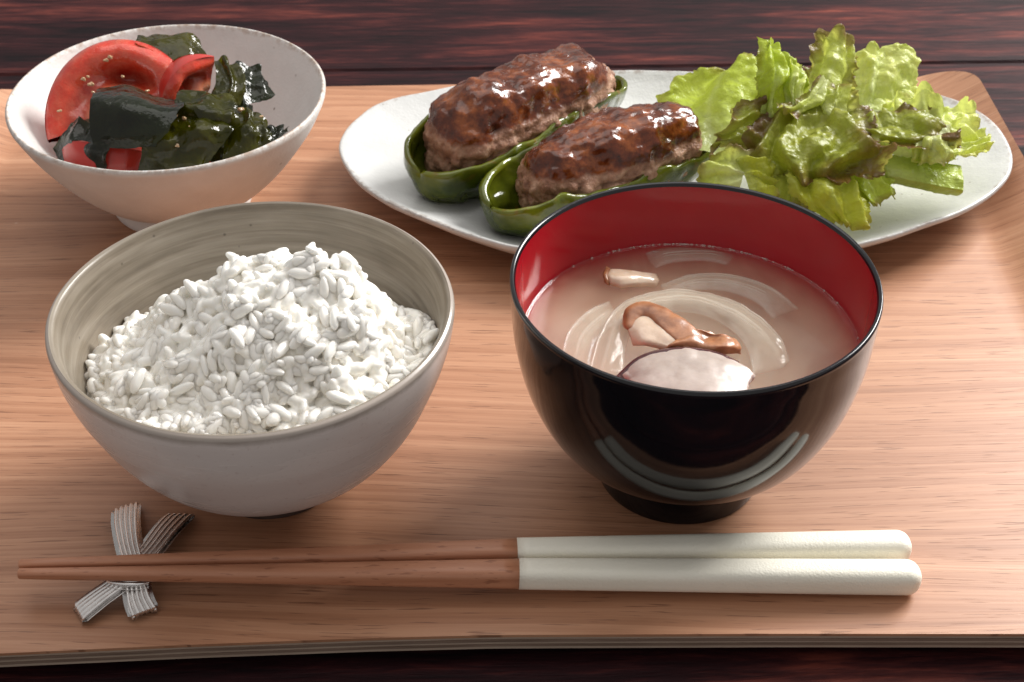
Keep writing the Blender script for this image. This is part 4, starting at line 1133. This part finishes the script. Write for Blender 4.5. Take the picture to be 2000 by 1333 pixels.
leaf('frilled pale leaf edge curling up just behind the soup bowl rim', [
    [(0.0861, 0.1000, 0.0386), (0.0886, 0.0940, 0.0354), (0.0912, 0.0870, 0.0294)],
    [(0.0920, 0.0990, 0.0374), (0.0942, 0.0920, 0.0354), (0.0970, 0.0860, 0.0289)],
    [(0.0961, 0.0980, 0.0341), (0.0990, 0.0920, 0.0320), (0.1000, 0.0870, 0.0287)]], G4, seed=11, nv=40, nu=40, fr=0.003)
leaf('dark purple leaf shaded under the big reddish leaf', [
    [(0.0974, 0.1080, 0.0340), (0.1068, 0.1040, 0.0340), (0.1185, 0.1020, 0.0329)],
    [(0.0975, 0.0980, 0.0296), (0.1068, 0.0940, 0.0297), (0.1173, 0.0930, 0.0303)],
    [(0.0998, 0.0900, 0.0253), (0.1073, 0.0870, 0.0249), (0.1149, 0.0870, 0.0260)]], G3, seed=12, nv=50, nu=50)
leaf('yellow olive leaf hanging over the near plate edge', [
    [(0.1061, 0.0990, 0.0335), (0.1200, 0.1000, 0.0341), (0.1364, 0.1020, 0.0318)],
    [(0.1068, 0.0890, 0.0316), (0.1198, 0.0870, 0.0333), (0.1349, 0.0920, 0.0293)],
    [(0.1122, 0.0830, 0.0274), (0.1223, 0.0810, 0.0286), (0.1340, 0.0860, 0.0248)],
    [(0.1209, 0.0800, 0.0231), (0.1266, 0.0785, 0.0222), (0.1337, 0.0810, 0.0202)]], G4, seed=13, fr=0.0035)
leaf('small vivid green leaf tip between the yellow leaf and the pale stem', [
    [(0.1271, 0.1060, 0.0328), (0.1367, 0.1060, 0.0351), (0.1440, 0.1080, 0.0351)],
    [(0.1287, 0.0960, 0.0296), (0.1360, 0.0950, 0.0325), (0.1446, 0.0980, 0.0307)],
    [(0.1359, 0.0900, 0.0264), (0.1405, 0.0890, 0.0266), (0.1459, 0.0920, 0.0275)]], G1, seed=14, nv=50, nu=50, fr=0.003)
leaf('little curled pale leaf end in the middle of the heap', [
    [(0.1209, 0.1340, 0.0559), (0.1226, 0.1300, 0.0557), (0.1263, 0.1340, 0.0525)],
    [(0.1117, 0.1240, 0.0522), (0.1148, 0.1190, 0.0530), (0.1211, 0.1240, 0.0488)],
    [(0.1037, 0.1200, 0.0509), (0.1064, 0.1140, 0.0504), (0.1126, 0.1200, 0.0476)]], G5, seed=15, nv=40, nu=40, fr=0.002)
leaf('pale translucent leaf lying flat at the right end under the long leaf', [
    [(0.1572, 0.1180, 0.0340), (0.1589, 0.1080, 0.0351), (0.1582, 0.1040, 0.0340)],
    [(0.1723, 0.1220, 0.0340), (0.1742, 0.1140, 0.0351), (0.1730, 0.1080, 0.0340)],
    [(0.1864, 0.1260, 0.0341), (0.1878, 0.1190, 0.0334), (0.1837, 0.1140, 0.0328)]], G2, seed=16, nv=50, nu=50, fr=0.002)
leaf('wide yellow green leaf filling the back of the heap behind the tall tipped leaf', [
    [(0.1062, 0.1500, 0.0243), (0.1248, 0.1480, 0.0254), (0.1461, 0.1500, 0.0267)],
    [(0.1087, 0.1600, 0.0332), (0.1249, 0.1560, 0.0353), (0.1471, 0.1600, 0.0332)],
    [(0.1134, 0.1680, 0.0397), (0.1274, 0.1640, 0.0429), (0.1454, 0.1680, 0.0409)]], G1, seed=21, nv=50, nu=50, blister=0.002)
leaf('white edged leaf fold between the upright leaf and the tipped leaf', [
    [(0.1063, 0.1240, 0.0466), (0.1109, 0.1200, 0.0471), (0.1165, 0.1260, 0.0477)],
    [(0.1064, 0.1320, 0.0524), (0.1103, 0.1270, 0.0546), (0.1170, 0.1330, 0.0530)],
    [(0.1063, 0.1390, 0.0578), (0.1102, 0.1360, 0.0604), (0.1173, 0.1400, 0.0562)]], G2, seed=22, nv=40, nu=40, fr=0.004)
leaf('brown edged leaf curled upright in the very middle of the heap', [
    [(0.1183, 0.1220, 0.0443), (0.1253, 0.1170, 0.0459), (0.1342, 0.1220, 0.0454)],
    [(0.1197, 0.1280, 0.0489), (0.1255, 0.1210, 0.0526), (0.1340, 0.1270, 0.0506)],
    [(0.1223, 0.1340, 0.0525), (0.1278, 0.1280, 0.0567), (0.1333, 0.1320, 0.0536)]], G5, seed=23, nv=40, nu=40)
leaf('bright pale leaf bulging above the stem at the right of the heap', [
    [(0.1436, 0.1120, 0.0362), (0.1531, 0.1060, 0.0374), (0.1667, 0.1080, 0.0362)],
    [(0.1477, 0.1240, 0.0386), (0.1573, 0.1160, 0.0430), (0.1722, 0.1180, 0.0408)],
    [(0.1515, 0.1360, 0.0424), (0.1618, 0.1300, 0.0467), (0.1766, 0.1300, 0.0433)]], G2, seed=24, blister=0.002)
leaf('crinkled olive leaf low in the heap behind the big reddish leaf', [
    [(0.1008, 0.1160, 0.0316), (0.1203, 0.1120, 0.0316), (0.1445, 0.1140, 0.0328)],
    [(0.0995, 0.1260, 0.0375), (0.1210, 0.1220, 0.0386), (0.1477, 0.1240, 0.0386)],
    [(0.1026, 0.1360, 0.0401), (0.1222, 0.1320, 0.0423), (0.1470, 0.1340, 0.0423)]], G4, seed=25, blister=0.002)
M_stem = mat_leaf('lettuce_rib', (0.36, 0.44, 0.075), (0.50, 0.56, 0.16), (0.3, 0.3, 0.1), -0.6, 0.30)
leaf('thick pale green cut lettuce stem lying on the plate at the right', [
    [(0.1430, 0.1100, 0.0351), (0.1426, 0.1030, 0.0341), (0.1435, 0.0980, 0.0319)],
    [(0.1552, 0.1090, 0.0345), (0.1547, 0.1010, 0.0335), (0.1551, 0.0960, 0.0306)],
    [(0.1672, 0.1080, 0.0328), (0.1666, 0.1000, 0.0314), (0.1670, 0.0950, 0.0284)],
    [(0.1751, 0.1070, 0.0318), (0.1743, 0.0990, 0.0301), (0.1739, 0.0950, 0.0270)]], M_stem, seed=17, fold=0.0, grow=1.0, fr=0.0, ragged=0.0, blister=0.0002, thick=0.0055, vein=0.0, wr=0.0004)

# ---------------------------------------------------------------- chopstick rest
M_metal = mat_metal()
rest = thing('chopstick_rest', 'ridged pewter chopstick rest shaped like two crossed straw bundles', 'chopstick rest', (-0.1144, -0.0785, 0.0000))
def ridged(path, hw, nr=5, thick=0.0022):
    path = np.array(path, float)
    hw = np.array(hw, float)
    n = 60
    c = cr1(path, n)
    w = cr1(hw[:, None], n)[:, 0]
    tn = np.gradient(c, axis=0)
    tn /= np.linalg.norm(tn, axis=1, keepdims=True)
    side = np.cross(tn, np.array([0, 0, 1.0]))
    side /= np.linalg.norm(side, axis=1, keepdims=True)
    up = np.cross(side, tn)
    nu = nr * 10 + 1
    s = np.linspace(-1, 1, nu)
    rid = np.sqrt(np.maximum(0, 1 - (((s + 1) / 2 * nr) % 1.0 * 2 - 1) ** 2))
    rid[-1] = 0
    prof = rid * 0.0013 - 0.0010 * s ** 2 * 0.4
    ends = np.ones(n)
    k = 4
    ends[:k] = np.sqrt(1 - (1 - np.arange(k) / k) ** 2) * 0.9 + 0.1
    ends[-k:] = ends[:k][::-1]
    # slanted tips: each strand ends at its own length
    slant = 0.0016 * s[None, :] * np.concatenate([np.linspace(1, 0, 12), np.zeros(n - 24), np.linspace(0, -0.15, 12)])[:, None]
    g = c[:, None] + side[:, None] * (s[None, :] * w[:, None])[..., None] + up[:, None] * (prof[None, :] * ends[:, None])[..., None] + tn[:, None] * slant[..., None]
    return slab(g, thick, True)
v, f = ridged([(-0.1033, -0.0573, 0.0022), (-0.1060, -0.0673, 0.0048), (-0.1089, -0.0794, 0.0070), (-0.1123, -0.0861, 0.0074), (-0.1159, -0.0916, 0.0062), (-0.1211, -0.0954, 0.0042), (-0.1265, -0.0996, 0.0020)], [0.0041, 0.0039, 0.0034, 0.0031, 0.0031, 0.0034, 0.0037])
part('strand_bundle', v, f, M_metal, rest)
v, f = ridged([(-0.1215, -0.0533, 0.0024), (-0.1191, -0.0641, 0.0050), (-0.1153, -0.0763, 0.0072), (-0.1118, -0.0854, 0.0077), (-0.1100, -0.0924, 0.0064), (-0.1086, -0.0966, 0.0044), (-0.1068, -0.0994, 0.0020)], [0.0038, 0.0037, 0.0032, 0.0030, 0.0032, 0.0036, 0.0041])
part('strand_bundle', v, f, M_metal, rest)
v, f = ridged([(-0.1193, -0.0902, 0.0060), (-0.1156, -0.0922, 0.0073), (-0.1121, -0.0930, 0.0077), (-0.1092, -0.0927, 0.0074), (-0.1068, -0.0910, 0.0060)], [0.0012, 0.0014, 0.0014, 0.0014, 0.0012], nr=2)
part('binding', v, f, M_metal, rest)

# ---------------------------------------------------------------- chopsticks
M_beech, M_cream = mat_beech(), mat_handle()
def chopstick(label, p0, p1, p2, r0, r1, r2):
    p0, p1, p2 = (np.array(p, float) for p in (p0, p1, p2))
    t = thing('chopstick', label, 'chopstick', [p0[0], p0[1], p2[2] - r2], 0, 'pair of chopsticks')
    def tube(a, b, ra, rb, n, sq0, sq1, cap0, cap1, mname, m):
        tdir = (b - a) / np.linalg.norm(b - a)
        side = np.cross(tdir, [0, 0, 1.0]); side /= np.linalg.norm(side)
        up = np.cross(side, tdir)
        ln = np.linalg.norm(b - a)
        s = np.linspace(0, 1, n)
        rad = ra + (rb - ra) * s
        xs = s * ln
        if cap1:
            k = np.linspace(0, PI / 2, 12)
            xs = np.concatenate([xs[:-1], ln + np.sin(k) * rb * 0.95])
            rad = np.concatenate([rad[:-1], rb * np.cos(k) ** 0.8])
            xs[-1] = ln + rb * 0.95; rad[-1] = 0.00005
            s = np.clip(xs / ln, 0, 1)
        else:
            xs = np.concatenate([xs, [xs[-1]]]); rad = np.concatenate([rad, [0.00005]]); s = np.append(s, 1)
        if cap0:
            xs = np.concatenate([[xs[0], xs[0], xs[0] + 0.0003], xs[1:]])
            rad = np.concatenate([[0.00005, rad[0] * 0.82, rad[0]], rad[1:]])
            s = np.concatenate([[0, 0, 0], s[1:]])
        else:
            xs = np.concatenate([[xs[0]], xs]); rad = np.concatenate([[0.00005], rad]); s = np.concatenate([[0], s])
        th = np.linspace(0, 2 * PI, 40, endpoint=False) + PI / 4
        sq = sq0 + (sq1 - sq0) * s
        c, sn = np.cos(th)[None], np.sin(th)[None]
        e = (2 + sq)[:, None]
        k = (np.abs(c) ** e + np.abs(sn) ** e) ** (-1 / e)
        g = a + tdir * xs[:, None, None] + side * (c * k * rad[:, None])[..., None] + up * (sn * k * rad[:, None])[..., None]
        ob = part(mname, np.zeros((1, 3)), [], m, t)
        me = mesh(mname, g.reshape(-1, 3) - np.array(t.location), grid_faces(len(xs), 40, wrap_u=True, flip=False), m)
        old = ob.data
        ob.data = me
        bpy.data.meshes.remove(old)
        return ob
    tube(p0, p1, r0, r1, 30, 0.6, 1.2, True, False, 'wooden_shaft', M_beech)
    tube(p1, p2, r1 * 1.035, r2, 30, 1.2, 0.9, False, True, 'cream_handle', M_cream)
chopstick('chopstick lying nearer the rice and soup bowls', (-0.1443, -0.0884, 0.0112), (0.0015, -0.0804, 0.0082), (0.1162, -0.0750, 0.0050), 0.00140, 0.0037, 0.0047)
chopstick('chopstick lying nearer the front edge of the tray', (-0.1436, -0.0921, 0.0112), (0.0021, -0.0892, 0.0082), (0.1164, -0.0875, 0.0050), 0.00145, 0.0039, 0.0048)
